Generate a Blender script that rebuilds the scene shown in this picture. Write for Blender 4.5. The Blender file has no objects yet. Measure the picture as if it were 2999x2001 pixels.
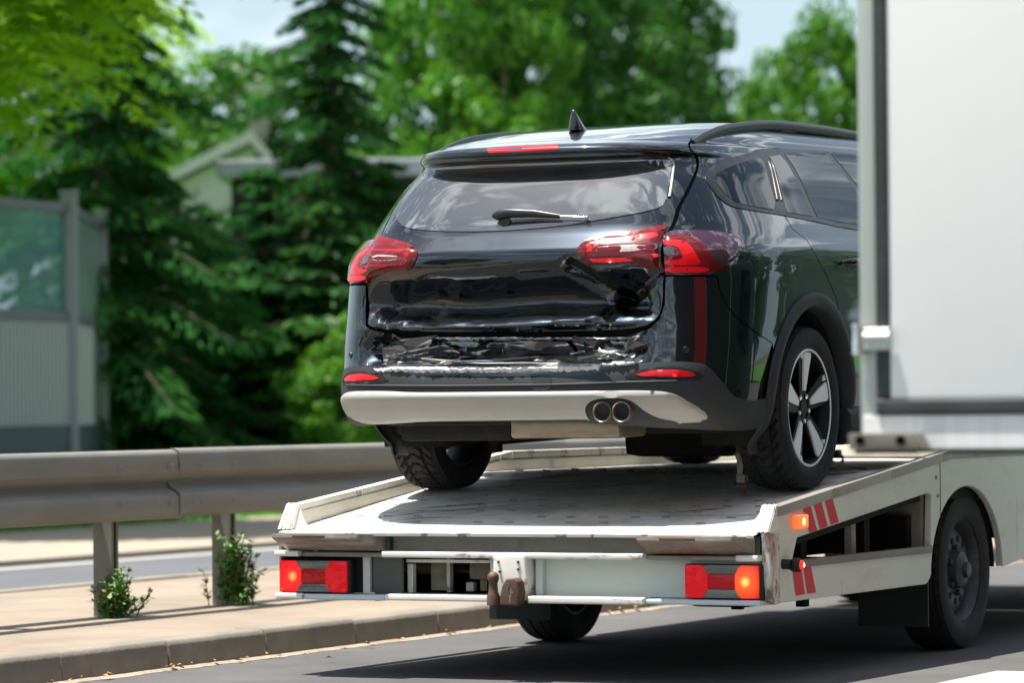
import bpy, bmesh, math, random
import numpy as np
from mathutils import Vector, Matrix
from mathutils.geometry import delaunay_2d_cdt
from mathutils import noise as mnoise

R = math.radians
SC = bpy.context.scene
COL = SC.collection
rnd = random.Random(7)

# ------------------------------------------------------------------ camera
cam = bpy.data.cameras.new("camera")
cam_o = bpy.data.objects.new("camera", cam)
COL.objects.link(cam_o)
SC.camera = cam_o
YAW, PITCH, ROLL = 26.1306, 1.0196, -0.5257
cam.sensor_width = 36.0
cam.lens = 36.0 * 8642.575 / 2350.0
cam.clip_start = 0.1
cam.clip_end = 2000.0
_y, _p, _r = R(YAW), R(PITCH), R(ROLL)
_f = Vector((-math.sin(_y) * math.cos(_p), math.cos(_y) * math.cos(_p), math.sin(_p)))
_ri = Vector((math.cos(_y), math.sin(_y), 0))
_up = _ri.cross(_f)
_r2 = _ri * math.cos(_r) + _up * math.sin(_r)
_u2 = -_ri * math.sin(_r) + _up * math.cos(_r)
cam_o.matrix_world = Matrix(((_r2.x, _u2.x, -_f.x, 6.5926), (_r2.y, _u2.y, -_f.y, -14.3863),
                             (_r2.z, _u2.z, -_f.z, 1.068), (0, 0, 0, 1)))
cam.dof.use_dof = True
cam.dof.focus_distance = 15.2
cam.dof.aperture_fstop = 2.6

# ------------------------------------------------------------------ sky and sun
SUN_DX, SUN_DY = 0.27, 0.15          # how far a shadow moves per metre of height
_s = Vector((-SUN_DX, -SUN_DY, 1.0)).normalized()
SUN_EL = math.asin(_s.z)
SUN_AZ = math.atan2(_s.x, _s.y)
world = bpy.data.worlds.new("World")
SC.world = world
world.use_nodes = True
wn, wl = world.node_tree.nodes, world.node_tree.links
wn.clear()
w_out = wn.new('ShaderNodeOutputWorld')
w_bg = wn.new('ShaderNodeBackground')
w_bg.inputs['Strength'].default_value = 0.058
w_sky = wn.new('ShaderNodeTexSky')
w_sky.sky_type = 'NISHITA'
w_sky.sun_disc = False
w_sky.sun_elevation = SUN_EL
w_sky.sun_rotation = SUN_AZ
w_sky.air_density = 1.25
w_sky.dust_density = 1.5
w_sky.ozone_density = 1.0
w_tc = wn.new('ShaderNodeTexCoord')
w_map = wn.new('ShaderNodeMapping')
w_map.inputs['Scale'].default_value = (1.2, 2.2, 3.0)
w_map.inputs['Rotation'].default_value = (0.2, 0.5, 0.6)
w_n = wn.new('ShaderNodeTexNoise')
w_n.inputs['Scale'].default_value = 3.2
w_n.inputs['Detail'].default_value = 9.0
w_n.inputs['Roughness'].default_value = 0.58
w_n.inputs['Distortion'].default_value = 0.9
w_rp = wn.new('ShaderNodeValToRGB')
w_rp.color_ramp.elements[0].position = 0.50
w_rp.color_ramp.elements[0].color = (0.05, 0.05, 0.05, 1)
w_rp.color_ramp.elements[1].position = 0.61
w_rp.color_ramp.elements[1].color = (0.85, 0.85, 0.85, 1)
w_mix = wn.new('ShaderNodeMixRGB')
w_mix.inputs['Color2'].default_value = (16.5, 17.6, 18.0, 1)
wl.new(w_tc.outputs['Generated'], w_map.inputs['Vector'])
wl.new(w_map.outputs[0], w_n.inputs['Vector'])
wl.new(w_n.outputs['Fac'], w_rp.inputs['Fac'])
w_sep = wn.new('ShaderNodeSeparateXYZ')
wl.new(w_tc.outputs['Generated'], w_sep.inputs[0])
w_mr = wn.new('ShaderNodeMapRange')      # summer haze thickening towards the horizon
w_mr.inputs['From Min'].default_value = 0.0
w_mr.inputs['From Max'].default_value = 0.55
w_mr.inputs['To Min'].default_value = 0.80
w_mr.inputs['To Max'].default_value = 0.0
w_mr.interpolation_type = 'SMOOTHSTEP'
wl.new(w_sep.outputs['Z'], w_mr.inputs['Value'])
w_hz = wn.new('ShaderNodeMixRGB')
w_hz.inputs['Color2'].default_value = (5.6, 7.4, 8.6, 1)
wl.new(w_mr.outputs[0], w_hz.inputs['Fac'])
wl.new(w_sky.outputs[0], w_hz.inputs['Color1'])
wl.new(w_hz.outputs[0], w_mix.inputs['Color1'])
w_m2 = wn.new('ShaderNodeMapRange')      # clouds fade out in the haze low over the horizon
w_m2.inputs['From Min'].default_value = 0.04
w_m2.inputs['From Max'].default_value = 0.30
wl.new(w_sep.outputs['Z'], w_m2.inputs['Value'])
w_mu = wn.new('ShaderNodeMath')
w_mu.operation = 'MULTIPLY'
wl.new(w_rp.outputs['Color'], w_mu.inputs[0])
wl.new(w_m2.outputs[0], w_mu.inputs[1])
wl.new(w_mu.outputs[0], w_mix.inputs['Fac'])
wl.new(w_mix.outputs[0], w_bg.inputs['Color'])
wl.new(w_bg.outputs[0], w_out.inputs['Surface'])

sun = bpy.data.lights.new("sun", 'SUN')
sun.energy = 5.0
sun.angle = R(0.53)
sun.color = (1.0, 0.955, 0.88)
sun_o = bpy.data.objects.new("sun", sun)
COL.objects.link(sun_o)
sun_o.rotation_euler = (-_s).to_track_quat('-Z', 'Y').to_euler()

vs = SC.view_settings
vs.view_transform = 'Standard'
vs.look = 'None'
vs.exposure = 1.08
vs.gamma = 1.0
vs.use_curve_mapping = False
SC.cycles.max_bounces = 8
SC.cycles.glossy_bounces = 5
SC.cycles.transparent_max_bounces = 12
SC.cycles.use_denoising = True

# ------------------------------------------------------------------ materials
def mat(name, col, rough=0.5, metal=0.0, coat=0.0, coat_rough=0.03, spec=0.5,
        var=0.0, vscale=3.0, col2=None, vdetail=6.0, contrast=0.25, vstretch=(1, 1, 1),
        bump=0.0, bscale=40.0, rvar=0.0, emit=None, estr=0.0, alpha=1.0, dist=0.02, trans=0.0, cior=1.5):
    m = bpy.data.materials.new(name)
    m.use_nodes = True
    nt = m.node_tree
    b = nt.nodes['Principled BSDF']
    c4 = (col[0], col[1], col[2], 1)
    b.inputs['Base Color'].default_value = c4
    b.inputs['Roughness'].default_value = rough
    b.inputs['Metallic'].default_value = metal
    b.inputs['Specular IOR Level'].default_value = spec
    b.inputs['Coat Weight'].default_value = coat
    b.inputs['Coat Roughness'].default_value = coat_rough
    b.inputs['Coat IOR'].default_value = cior
    b.inputs['Transmission Weight'].default_value = trans
    if alpha < 1:
        b.inputs['Alpha'].default_value = alpha
    if emit:
        b.inputs['Emission Color'].default_value = (emit[0], emit[1], emit[2], 1)
        b.inputs['Emission Strength'].default_value = estr
    if var > 0 or col2 or bump > 0 or rvar > 0:
        tc = nt.nodes.new('ShaderNodeTexCoord')
        mp = nt.nodes.new('ShaderNodeMapping')
        mp.inputs['Scale'].default_value = vstretch
        nt.links.new(tc.outputs['Object'], mp.inputs['Vector'])
        n = nt.nodes.new('ShaderNodeTexNoise')
        n.inputs['Scale'].default_value = vscale
        n.inputs['Detail'].default_value = vdetail
        n.inputs['Roughness'].default_value = 0.62
        nt.links.new(mp.outputs[0], n.inputs['Vector'])
        if var > 0 or col2:
            rp = nt.nodes.new('ShaderNodeValToRGB')
            rp.color_ramp.elements[0].position = 0.5 - contrast
            rp.color_ramp.elements[1].position = 0.5 + contrast
            if col2:
                rp.color_ramp.elements[0].color = (col2[0], col2[1], col2[2], 1)
                rp.color_ramp.elements[1].color = c4
            else:
                rp.color_ramp.elements[0].color = tuple(max(0, x * (1 - var)) for x in col) + (1,)
                rp.color_ramp.elements[1].color = tuple(min(1, x * (1 + var)) for x in col) + (1,)
            nt.links.new(n.outputs['Fac'], rp.inputs['Fac'])
            nt.links.new(rp.outputs['Color'], b.inputs['Base Color'])
        if rvar > 0:
            mr = nt.nodes.new('ShaderNodeMapRange')
            mr.inputs['To Min'].default_value = max(0, rough - rvar)
            mr.inputs['To Max'].default_value = min(1, rough + rvar)
            nt.links.new(n.outputs['Fac'], mr.inputs['Value'])
            nt.links.new(mr.outputs[0], b.inputs['Roughness'])
        if bump > 0:
            n2 = nt.nodes.new('ShaderNodeTexNoise')
            n2.inputs['Scale'].default_value = bscale
            n2.inputs['Detail'].default_value = 4
            nt.links.new(mp.outputs[0], n2.inputs['Vector'])
            bp = nt.nodes.new('ShaderNodeBump')
            bp.inputs['Strength'].default_value = bump
            bp.inputs['Distance'].default_value = dist
            nt.links.new(n2.outputs['Fac'], bp.inputs['Height'])
            nt.links.new(bp.outputs[0], b.inputs['Normal'])
    return m

def overlay(m, col, scale=6.0, lo=0.55, hi=0.7, stretch=(1, 1, 1), detail=8.0, amount=1.0, rough=None, seed=0.0, rot=0.0):
    """Lays a second colour (wear, dirt, rust) over whatever feeds the base colour."""
    nt = m.node_tree
    b = nt.nodes['Principled BSDF']
    tc = nt.nodes.new('ShaderNodeTexCoord')
    mp = nt.nodes.new('ShaderNodeMapping')
    mp.inputs['Scale'].default_value = stretch
    mp.inputs['Location'].default_value = (seed, seed * 1.7, seed * .3)
    if rot:
        mp.vector_type = 'TEXTURE'
        mp.inputs['Scale'].default_value = tuple(1 / q for q in stretch)
        mp.inputs['Rotation'].default_value = (0, 0, rot)
    n = nt.nodes.new('ShaderNodeTexNoise')
    n.inputs['Scale'].default_value = scale
    n.inputs['Detail'].default_value = detail
    n.inputs['Roughness'].default_value = 0.7
    rp = nt.nodes.new('ShaderNodeValToRGB')
    rp.color_ramp.elements[0].position = lo
    rp.color_ramp.elements[0].color = (0, 0, 0, 1)
    rp.color_ramp.elements[1].position = hi
    rp.color_ramp.elements[1].color = (amount, amount, amount, 1)
    mx = nt.nodes.new('ShaderNodeMixRGB')
    mx.inputs['Color2'].default_value = (col[0], col[1], col[2], 1)
    inp = b.inputs['Base Color']
    if inp.is_linked:
        nt.links.new(inp.links[0].from_socket, mx.inputs['Color1'])
    else:
        mx.inputs['Color1'].default_value = inp.default_value
    nt.links.new(tc.outputs['Object'], mp.inputs['Vector'])
    nt.links.new(mp.outputs[0], n.inputs['Vector'])
    nt.links.new(n.outputs['Fac'], rp.inputs['Fac'])
    nt.links.new(rp.outputs['Color'], mx.inputs['Fac'])
    nt.links.new(mx.outputs[0], inp)
    if rough is not None:
        m2 = nt.nodes.new('ShaderNodeMix')
        m2.data_type = 'FLOAT'
        ri = b.inputs['Roughness']
        if ri.is_linked:
            nt.links.new(ri.links[0].from_socket, m2.inputs[2])
        else:
            m2.inputs[2].default_value = ri.default_value
        m2.inputs[3].default_value = rough
        nt.links.new(rp.outputs['Color'], m2.inputs[0])
        nt.links.new(m2.outputs[0], ri)
    return m

# ------------------------------------------------------------------ object helpers
def thing(name, label, cat, loc=(0, 0, 0), rot=(0, 0, 0), group=None):
    o = bpy.data.objects.new(name, None)
    o.empty_display_size = 0.2
    COL.objects.link(o)
    o.location = loc
    o.rotation_euler = rot
    o['label'] = label
    o['category'] = cat
    if group:
        o['group'] = group
    return o

def tag(o, label=None, cat=None, group=None, kind=None):
    if label: o['label'] = label
    if cat: o['category'] = cat
    if group: o['group'] = group
    if kind: o['kind'] = kind
    return o

def link(name, me, m, parent=None, label=None, kind=None):
    o = bpy.data.objects.new(name, me)
    COL.objects.link(o)
    if m is not None and len(me.materials) == 0:
        me.materials.append(m)
    if parent: o.parent = parent
    if label: o['label'] = label
    if kind: o['kind'] = kind
    return o

class MB:
    """collects boxes, prisms, tubes and lathes in one mesh"""
    def __init__(s):
        s.bm = bmesh.new()
    def box(s, x0, x1, y0, y1, z0, z1, bev=0.0, seg=2):
        t = bmesh.new()
        vs_ = [t.verts.new((x, y, z)) for x in (x0, x1) for y in (y0, y1) for z in (z0, z1)]
        for f in ((0, 1, 3, 2), (4, 6, 7, 5), (0, 4, 5, 1), (2, 3, 7, 6), (0, 2, 6, 4), (1, 5, 7, 3)):
            t.faces.new([vs_[i] for i in f])
        if bev > 0:
            bmesh.ops.bevel(t, geom=t.edges[:], offset=bev, segments=seg, profile=.7, affect='EDGES')
        s._add(t)
        return s
    def _add(s, t, M=None):
        bmesh.ops.recalc_face_normals(t, faces=t.faces[:])
        if M is not None:
            t.transform(M)
        me = bpy.data.meshes.new('tmp')
        t.to_mesh(me); t.free()
        s.bm.from_mesh(me)
        bpy.data.meshes.remove(me)
    def prism(s, pts, axis, a, b, bev=0.0, seg=2):
        """pts = 2D outline in the other two axes (xyz order), extruded from a to b along axis"""
        t = bmesh.new()
        def P(p, c):
            return {'x': (c, p[0], p[1]), 'y': (p[0], c, p[1]), 'z': (p[0], p[1], c)}[axis]
        va = [t.verts.new(P(p, a)) for p in pts]
        vb = [t.verts.new(P(p, b)) for p in pts]
        t.faces.new(va); t.faces.new(vb[::-1])
        n = len(pts)
        for i in range(n):
            t.faces.new((va[i], va[(i + 1) % n], vb[(i + 1) % n], vb[i]))
        if bev > 0:
            bmesh.ops.bevel(t, geom=t.edges[:], offset=bev, segments=seg, profile=.7, affect='EDGES')
        s._add(t)
        return s
    def tube(s, pts, r, n=10, cap=True, squash=None):
        t = bmesh.new()
        pts = [Vector(p) for p in pts]
        rs = r if isinstance(r, (list, tuple)) else [r] * len(pts)
        rings = []
        for i, p in enumerate(pts):
            d = (pts[min(i + 1, len(pts) - 1)] - pts[max(i - 1, 0)]).normalized()
            a = d.cross(Vector((0, 0, 1)))
            if a.length < .05: a = d.cross(Vector((1, 0, 0)))
            a.normalize(); b = a.cross(d).normalized()
            sa, sb = squash or (1, 1)
            rings.append([t.verts.new(p + (a * math.cos(2 * math.pi * k / n) * sa + b * math.sin(2 * math.pi * k / n) * sb) * rs[i]) for k in range(n)])
        for i in range(len(rings) - 1):
            for k in range(n):
                t.faces.new((rings[i][k], rings[i][(k + 1) % n], rings[i + 1][(k + 1) % n], rings[i + 1][k]))
        if cap:
            t.faces.new(rings[0][::-1]); t.faces.new(rings[-1])
        s._add(t)
        return s
    def lathe(s, prof, axis='x', n=32, origin=(0, 0, 0), closed=False, M=None):
        """prof: (along axis, radius)"""
        t = bmesh.new()
        rings = []
        for a, r in prof:
            ring = []
            for k in range(n):
                c, d = math.cos(2 * math.pi * k / n) * r, math.sin(2 * math.pi * k / n) * r
                p = {'x': (a, c, d), 'y': (c, a, d), 'z': (c, d, a)}[axis]
                ring.append(t.verts.new(Vector(p) + Vector(origin)))
            rings.append(ring)
        m_ = len(rings)
        for i in range(m_ if closed else m_ - 1):
            A, B = rings[i], rings[(i + 1) % m_]
            for k in range(n):
                t.faces.new((A[k], A[(k + 1) % n], B[(k + 1) % n], B[k]))
        if not closed:
            if prof[0][1] > 1e-4: t.faces.new(rings[0][::-1])
            if prof[-1][1] > 1e-4: t.faces.new(rings[-1])
        bmesh.ops.remove_doubles(t, verts=t.verts[:], dist=1e-5)
        s._add(t, M)
        return s
    def faces(s, verts, faces):
        vs_ = [s.bm.verts.new(v) for v in verts]
        for f in faces:
            s.bm.faces.new([vs_[i] for i in f])
        return s
    def mesh(s, name, smooth=None):
        me = bpy.data.meshes.new(name)
        if smooth is not None:
            for f in s.bm.faces: f.smooth = True
            for e in s.bm.edges:
                if len(e.link_faces) == 2 and e.calc_face_angle(0) > R(smooth):
                    e.smooth = False
        s.bm.to_mesh(me); s.bm.free()
        return me
    def build(s, name, m, parent=None, smooth=None, label=None, kind=None):
        return link(name, s.mesh(name, smooth), m, parent, label, kind)

def dup(o, parent=None, loc=None, rot=None):
    c = o.copy()
    COL.objects.link(c)
    c.parent = parent
    if loc is not None: c.location = loc
    if rot is not None: c.rotation_euler = rot
    for ch in list(o.children):
        dup(ch, c)
    return c

def pydata(name, verts, faces, m, parent=None, smooth=False, label=None, kind=None):
    me = bpy.data.meshes.new(name)
    me.from_pydata(verts, [], faces)
    if smooth:
        for p in me.polygons: p.use_smooth = True
    return link(name, me, m, parent, label, kind)
# ================================================================== setting: ground, road, median
M_asph = mat('asphalt', (.090, .088, .088), rough=.86, var=.35, vscale=1.2, bump=.6, bscale=150, dist=.006, spec=.25)
overlay(M_asph, (.11, .105, .10), scale=260, lo=.56, hi=.68, detail=2, amount=.8)
overlay(M_asph, (.085, .083, .082), scale=.7, lo=.45, hi=.75, stretch=(1.4, .12, 1), detail=5, amount=.6)
M_kerb = mat('kerb concrete', (.20, .175, .14), rough=.9, var=.25, vscale=5, bump=.4, bscale=60, dist=.006)
overlay(M_kerb, (.16, .14, .12), scale=3, lo=.5, hi=.75, stretch=(1, .4, 1.5), amount=.6)
M_pave = mat('median paving', (.225, .178, .135), rough=.92, var=.25, vscale=2.2, bump=.35, bscale=90, dist=.005)
overlay(M_pave, (.25, .21, .17), scale=1.6, lo=.52, hi=.72, stretch=(2.5, .25, 1), amount=.55)
M_far = mat('far road', (.085, .087, .098), rough=.9, var=.15, vscale=.8)
M_slab = mat('far pavement', (.28, .23, .18), rough=.92, var=.15, vscale=.6)
M_white = mat('road marking', (.36, .35, .32), rough=.7, var=.12, vscale=7)
overlay(M_white, (.2, .2, .2), scale=30, lo=.58, hi=.68, amount=.7)
M_soil = mat('soil', (.10, .08, .05), rough=.95, var=.4, vscale=4)
M_lawn = mat('lawn', (.06, .20, .02), rough=.9, var=.35, vscale=1.5, bump=.8, bscale=30)

def sheet(name, x0, x1, y0, y1, z, m, nx=1, ny=1, kind='structure', parent=None):
    vs_ = []; fs = []
    for j in range(ny + 1):
        for i in range(nx + 1):
            vs_.append((x0 + (x1 - x0) * i / nx, y0 + (y1 - y0) * j / ny, z))
    for j in range(ny):
        for i in range(nx):
            a = j * (nx + 1) + i
            fs.append((a, a + 1, a + nx + 2, a + nx + 1))
    return pydata(name, vs_, fs, m, parent=parent, kind=kind)

sheet('ground', -700, 700, -500, 900, -0.03, M_soil)
sheet('road', -1.70, 16.0, -300, 500, 0.0, M_asph)
sheet('far_road', -8.2, -4.80, -300, 500, 0.0, M_far)
fpv = MB(); fpv.box(-11.6, -8.1, -200, 300, -.04, .04)
fpv.build('far_pavement', M_slab, kind='structure')
sheet('lawn', -60, -11.6, -200, 400, 0.03, M_lawn)
sheet('right_verge', 16.0, 90, -300, 500, 0.02, M_lawn)
# painted lines
line = sheet('lane_marking', 1.70, 2.02, -3.4, -0.05, 0.004, M_white, 2, 12)
line2 = sheet('lane_marking', 1.70, 2.02, 5.0, 9.0, 0.004, M_white, 2, 12)
sheet('edge_line', -5.25, -4.95, -200, 300, 0.004, M_white)
sheet('edge_line', -7.95, -7.75, -200, 300, 0.004, M_white)

# the median: paved top, kerb stones on both sides
md = MB()
md.box(-4.64, -1.735, -40, 90, -.02, .112)
median = md.build('median', M_pave, kind='structure')
kerb = bpy.data.objects.new('kerb', None); COL.objects.link(kerb); kerb['kind'] = 'structure'
ks = MB()
ks.prism([(-.16, -.03), (.014, -.03), (0, .10), (-.012, .118), (-.03, .122), (-.16, .122)], 'y', .004, .806, bev=.004, seg=1)
ks_me = ks.mesh('kerb_stone', smooth=35)
for i in range(34):
    o = link('kerb_stone', ks_me, M_kerb, kerb)
    o.location = (-1.565 + rnd.uniform(-.003, .003), .607 + .81 * (i - 8), rnd.uniform(-.004, .004))
    o.rotation_euler = (0, 0, rnd.uniform(-.003, .003))
for i in range(24):
    o = link('kerb_stone', ks_me, M_kerb, kerb)
    o.rotation_euler = (0, 0, math.pi)
    o.location = (-4.80, 1.0 + .81 * (i - 4), rnd.uniform(-.004, .004))
# joints of the paving slabs behind the kerb
M_leaf_dry = mat('dry leaves', (.42, .20, .09), rough=.8, var=.4, vscale=40)
M_dirt = mat('gutter grit', (.36, .29, .22), rough=.95, var=.3, vscale=30, bump=.5, bscale=200)
vs_, fs = [], []
N = 420
for i in range(N + 1):
    y = -6 + 16 * i / N
    w = .05 + .035 * mnoise.noise(Vector((y * 3.1, 0, 2))) + .02 * mnoise.noise(Vector((y * 14, 0, 5)))
    vs_ += [(-1.552, y, .006), (-1.552 + w * .5, y, .012), (-1.552 + max(.012, w), y, .0015)]
for i in range(N):
    a = i * 3
    fs += [(a, a + 1, a + 4, a + 3), (a + 1, a + 2, a + 5, a + 4)]
pydata('gutter_grit', vs_, fs, M_dirt, kind='stuff')
vs_, fs = [], []
for i in range(90):
    y = rnd.uniform(-5, 8)
    x = -1.53 + abs(rnd.gauss(0, .05)) + (rnd.random() < .04) * rnd.uniform(0, .4)
    s_ = rnd.uniform(.010, .028)
    a = rnd.uniform(0, 6.28); z = .012 + rnd.uniform(0, .012)
    k = len(vs_)
    for q, (dx, dy, dz) in enumerate(((-1, 0, 0), (0, -.5, .25), (1, 0, 0), (0, .5, .35))):
        vs_.append((x + s_ * (dx * math.cos(a) - dy * math.sin(a)), y + s_ * (dx * math.sin(a) + dy * math.cos(a)), z + dz * s_))
    fs.append((k, k + 1, k + 2, k + 3))
pydata('dry_leaves', vs_, fs, M_leaf_dry, kind='stuff')

# ================================================================== guard rail
M_galv = mat('galvanised steel', (.185, .178, .160), rough=.55, metal=.15, var=.2, vscale=4, rvar=.12, spec=.5, vstretch=(1, .5, 2.5))
overlay(M_galv, (.12, .105, .085), scale=2.2, lo=.5, hi=.8, stretch=(1, .35, 3), amount=.6, rough=.8)
overlay(M_galv, (.30, .29, .27), scale=40, lo=.62, hi=.7, stretch=(1, 1, .15), amount=.5)
M_post = mat('steel post', (.15, .145, .13), rough=.55, metal=.3, var=.2, vscale=9, vstretch=(1, 1, .3))
gr = thing('guard_rail', 'galvanised double sided guard rail on the median with two corrugated beams', 'guard rail', (-2.88, 0, .112))
def wprof(s):      # (x out, z) of the corrugated beam, rel. to z centre
    return [(.018, -.163), (.045, -.162), (.062, -.155), (.070, -.140), (.071, -.062), (.064, -.046), (.010, -.016), (.002, 0),
            (.010, .016), (.064, .050), (.070, .064), (.068, .138), (.060, .154), (.040, .163), (.012, .165)]
def wbeam(y0, y1, sx, x, zc):
    prof = wprof(1); vs_, fs = [], []
    n = max(2, int((y1 - y0) / .35))
    for j in range(n + 1):
        y = y0 + (y1 - y0) * j / n
        for (a, b) in prof: vs_.append((x + sx * a, y, zc + b))
        for (a, b) in prof[::-1]: vs_.append((x + sx * (a - .004), y, zc + b))
    m = len(prof) * 2
    for j in range(n):
        for k in range(m):
            a = j * m + k; b = j * m + (k + 1) % m
            q = (a, b, b + m, a + m)
            fs.append(q if sx < 0 else q[::-1])
    fs.append(tuple(range(m))); fs.append(tuple(n * m + k for k in range(m))[::-1])
    me = bpy.data.meshes.new('beam'); me.from_pydata(vs_, [], fs)
    for p in me.polygons: p.use_smooth = len(p.vertices) == 4
    bm = bmesh.new(); bm.from_mesh(me); bmesh.ops.recalc_face_normals(bm, faces=bm.faces[:])
    for e in bm.edges:
        if len(e.link_faces) == 2 and e.calc_face_angle(0) > R(50): e.smooth = False
    bm.to_mesh(me); bm.free()
    return me
GZ = .722 - .112
for i, (y0, y1) in enumerate([(-11, -7), (-7, -3), (-3, 1.06), (1.0, 5.3), (5.24, 9.5), (9.44, 13.7), (13.6, 18), (17.9, 23), (22.9, 30), (29.9, 40)]):
    link('beam', wbeam(y0, y1, 1, .085 + .006 * (i % 2), GZ + .006 * (i % 2)), M_galv, gr)
    link('beam', wbeam(y0, y1, -1, -.085, GZ), M_galv, gr)
# sigma posts
pm = MB()
pm.prism([(-.05, -.03), (.05, -.03), (.05, -.01), (.043, -.01), (.043, -.024), (-.043, -.024), (-.043, .024), (.043, .024), (.043, .012), (.05, .012), (.05, .03), (-.05, .03)], 'z', -.12, GZ + .13)
post_me = pm.mesh('post')
bolt = MB(); bolt.lathe([(0, .0), (.012, .004), (.011, .014), (.004, .022), (0, .023)], 'x', 10)
bolt_me = bolt.mesh('bolt', smooth=40)
spm = MB(); spm.box(-.085, .085, -.025, .025, GZ - .05, GZ + .05, bev=.004)
sp_me = spm.mesh('spacer')
for k in range(-9, 26):
    y = .592 + 1.083 * k
    link('post', post_me, M_post, gr).location = (0, y, 0)
    link('spacer', sp_me, M_post, gr).location = (0, y, 0)
    for zz in (GZ + .081, GZ - .081):
        if k % 2 == 0:
            b = link('bolt', bolt_me, M_galv, gr); b.location = (.150, y - .12, zz)
for zz in (GZ + .085, GZ - .085):
    for y in (.92, 1.12, 1.2, 1.5):
        b = link('bolt', bolt_me, M_galv, gr); b.location = (.154, y, zz)

# ================================================================== weeds at the posts
M_weed = mat('weed leaves', (.06, .17, .03), rough=.6, var=.5, vscale=25, col2=(.15, .30, .06), contrast=.2)
M_weed2 = mat('weed tips', (.20, .11, .04), rough=.7, var=.4, vscale=25)
def weed(name, label, x, y, n, h, spread, seed):
    r = random.Random(seed)
    vs_, fs = [], []; tv, tf = [], []
    st = MB()
    for i in range(n):
        a = r.uniform(0, 6.28); hh = h * r.uniform(.3, 1.0); lean = spread * r.uniform(.2, 1) * (1.1 - .5 * hh / h)
        p0 = Vector((r.gauss(0, .03), r.gauss(0, .05), 0)); pts = []
        for q in range(6):
            s_ = q / 5
            pts.append(p0 + Vector((math.cos(a) * lean * s_ ** 1.4, math.sin(a) * lean * s_ ** 1.4, hh * s_)))
        st.tube(pts, [.004 - .0028 * q / 5 for q in range(6)], n=4)
        nl = int(14 + 26 * hh / h)
        for l in range(nl):
            s_ = r.uniform(.12, 1); k = min(4, int(s_ * 5)); f_ = s_ * 5 - k
            c = pts[k].lerp(pts[k + 1], f_)
            b = r.uniform(0, 6.28); el = r.uniform(-.3, .9); L = r.uniform(.020, .060) * (1.25 - .5 * s_); w = L * r.uniform(.16, .34)
            d = Vector((math.cos(b) * math.cos(el), math.sin(b) * math.cos(el), math.sin(el)))
            sd = d.cross(Vector((0, 0, 1))).normalized() * w
            tgt, tf_ = (tv, tf) if (r.random() < .16) else (vs_, fs)
            k0 = len(tgt)
            tgt += [c, c + d * L * .5 + sd, c + d * L, c + d * L * .5 - sd + Vector((0, 0, -.002))]
            tf_.append((k0, k0 + 1, k0 + 2, k0 + 3))
    t = thing(name, label, 'plant', (x, y, .112))
    st.build('stems', M_weed, t)
    pydata('leaves', [tuple(v) for v in vs_], fs, M_weed, t, kind='stuff')
    pydata('dry_tips', [tuple(v) for v in tv], tf, M_weed2, t, kind='stuff')
    return t
weed('weed_clump', 'low leafy green weed growing round the foot of the left guard rail post', -2.80, .55, 46, .24, .14, 3)
weed('weed_clump', 'tall bushy weed with reddish tips growing at the right guard rail post', -2.80, 1.66, 64, .37, .12, 5)
# ================================================================== the car: one smooth body surface, cut into panels
# rows of the body: height, half width, y of the tail, corner exponent, y of the nose, bow of the tail
#  z, hw, yb, n, yf, bow
K=np.array([
[0.2,0.818,-0.86,6.6,3.42,0.03],
[0.27,0.873,-0.955,7.1,3.48,0.05],
[0.34,0.9,-1.005,7.1,3.53,0.06],
[0.43,0.911,-1.03,7.1,3.55,0.07],
[0.5,0.915,-1.02,7.1,3.55,0.07],
[0.6,0.918,-1,7.1,3.54,0.07],
[0.75,0.921,-0.985,6.6,3.5,0.07],
[0.88,0.923,-0.975,6.2,3.42,0.07],
[0.95,0.92,-0.975,5.8,3.22,0.07],
[0.985,0.914,-0.97,5.6,2.95,0.07],
[1.02,0.901,-0.945,5.4,2.6,0.07],
[1.07,0.876,-0.905,5.2,2.22,0.07],
[1.13,0.84,-0.868,5.1,2.15,0.06],
[1.2,0.798,-0.822,5,2.02,0.05],
[1.28,0.751,-0.765,4.8,1.90,0.04],
[1.345,0.708,-0.715,4.6,1.82,0.04],
[1.36,0.698,-0.725,4.5,1.81,0.04],
[1.372,0.69,-0.775,4.4,1.80,0.04],
[1.385,0.682,-0.805,4.3,1.768,0.04],
[1.405,0.668,-0.8,4.2,1.76,0.04],
[1.425,0.658,-0.74,3.5,1.72,0.04],
[1.45,0.645,-0.6,3.5,1.67,0.03],
[1.475,0.622,-0.44,3.4,1.63,0.02],
[1.5,0.585,-0.26,3.2,1.59,0],
[1.52,0.525,-0.07,3.1,1.55,0],
[1.535,0.450,0.12,3,1.48,0],
[1.546,0.34,0.33,3,1.37,0],
[1.552,0.175,0.56,3,0.98,0],
[1.554,0,0.8,3,0.8,0]])
Y0,Y1=.6,1.45
_d=np.sqrt(np.diff(K[:,0])**2+(.7*np.diff(K[:,1]))**2+(.7*np.diff(K[:,2]))**2)
VK=np.concatenate([[0],np.cumsum(_d)])
def pchip(x,y):
    h=np.diff(x); m=np.diff(y)/h; d=np.zeros_like(y)
    for i in range(1,len(x)-1):
        if m[i-1]*m[i]>0:
            w1=2*h[i]+h[i-1];w2=h[i]+2*h[i-1]; d[i]=(w1+w2)/(w1/m[i-1]+w2/m[i])
    d[0]=m[0];d[-1]=m[-1]
    return d
DK=np.stack([pchip(VK,K[:,j]) for j in range(6)],1)
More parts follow.
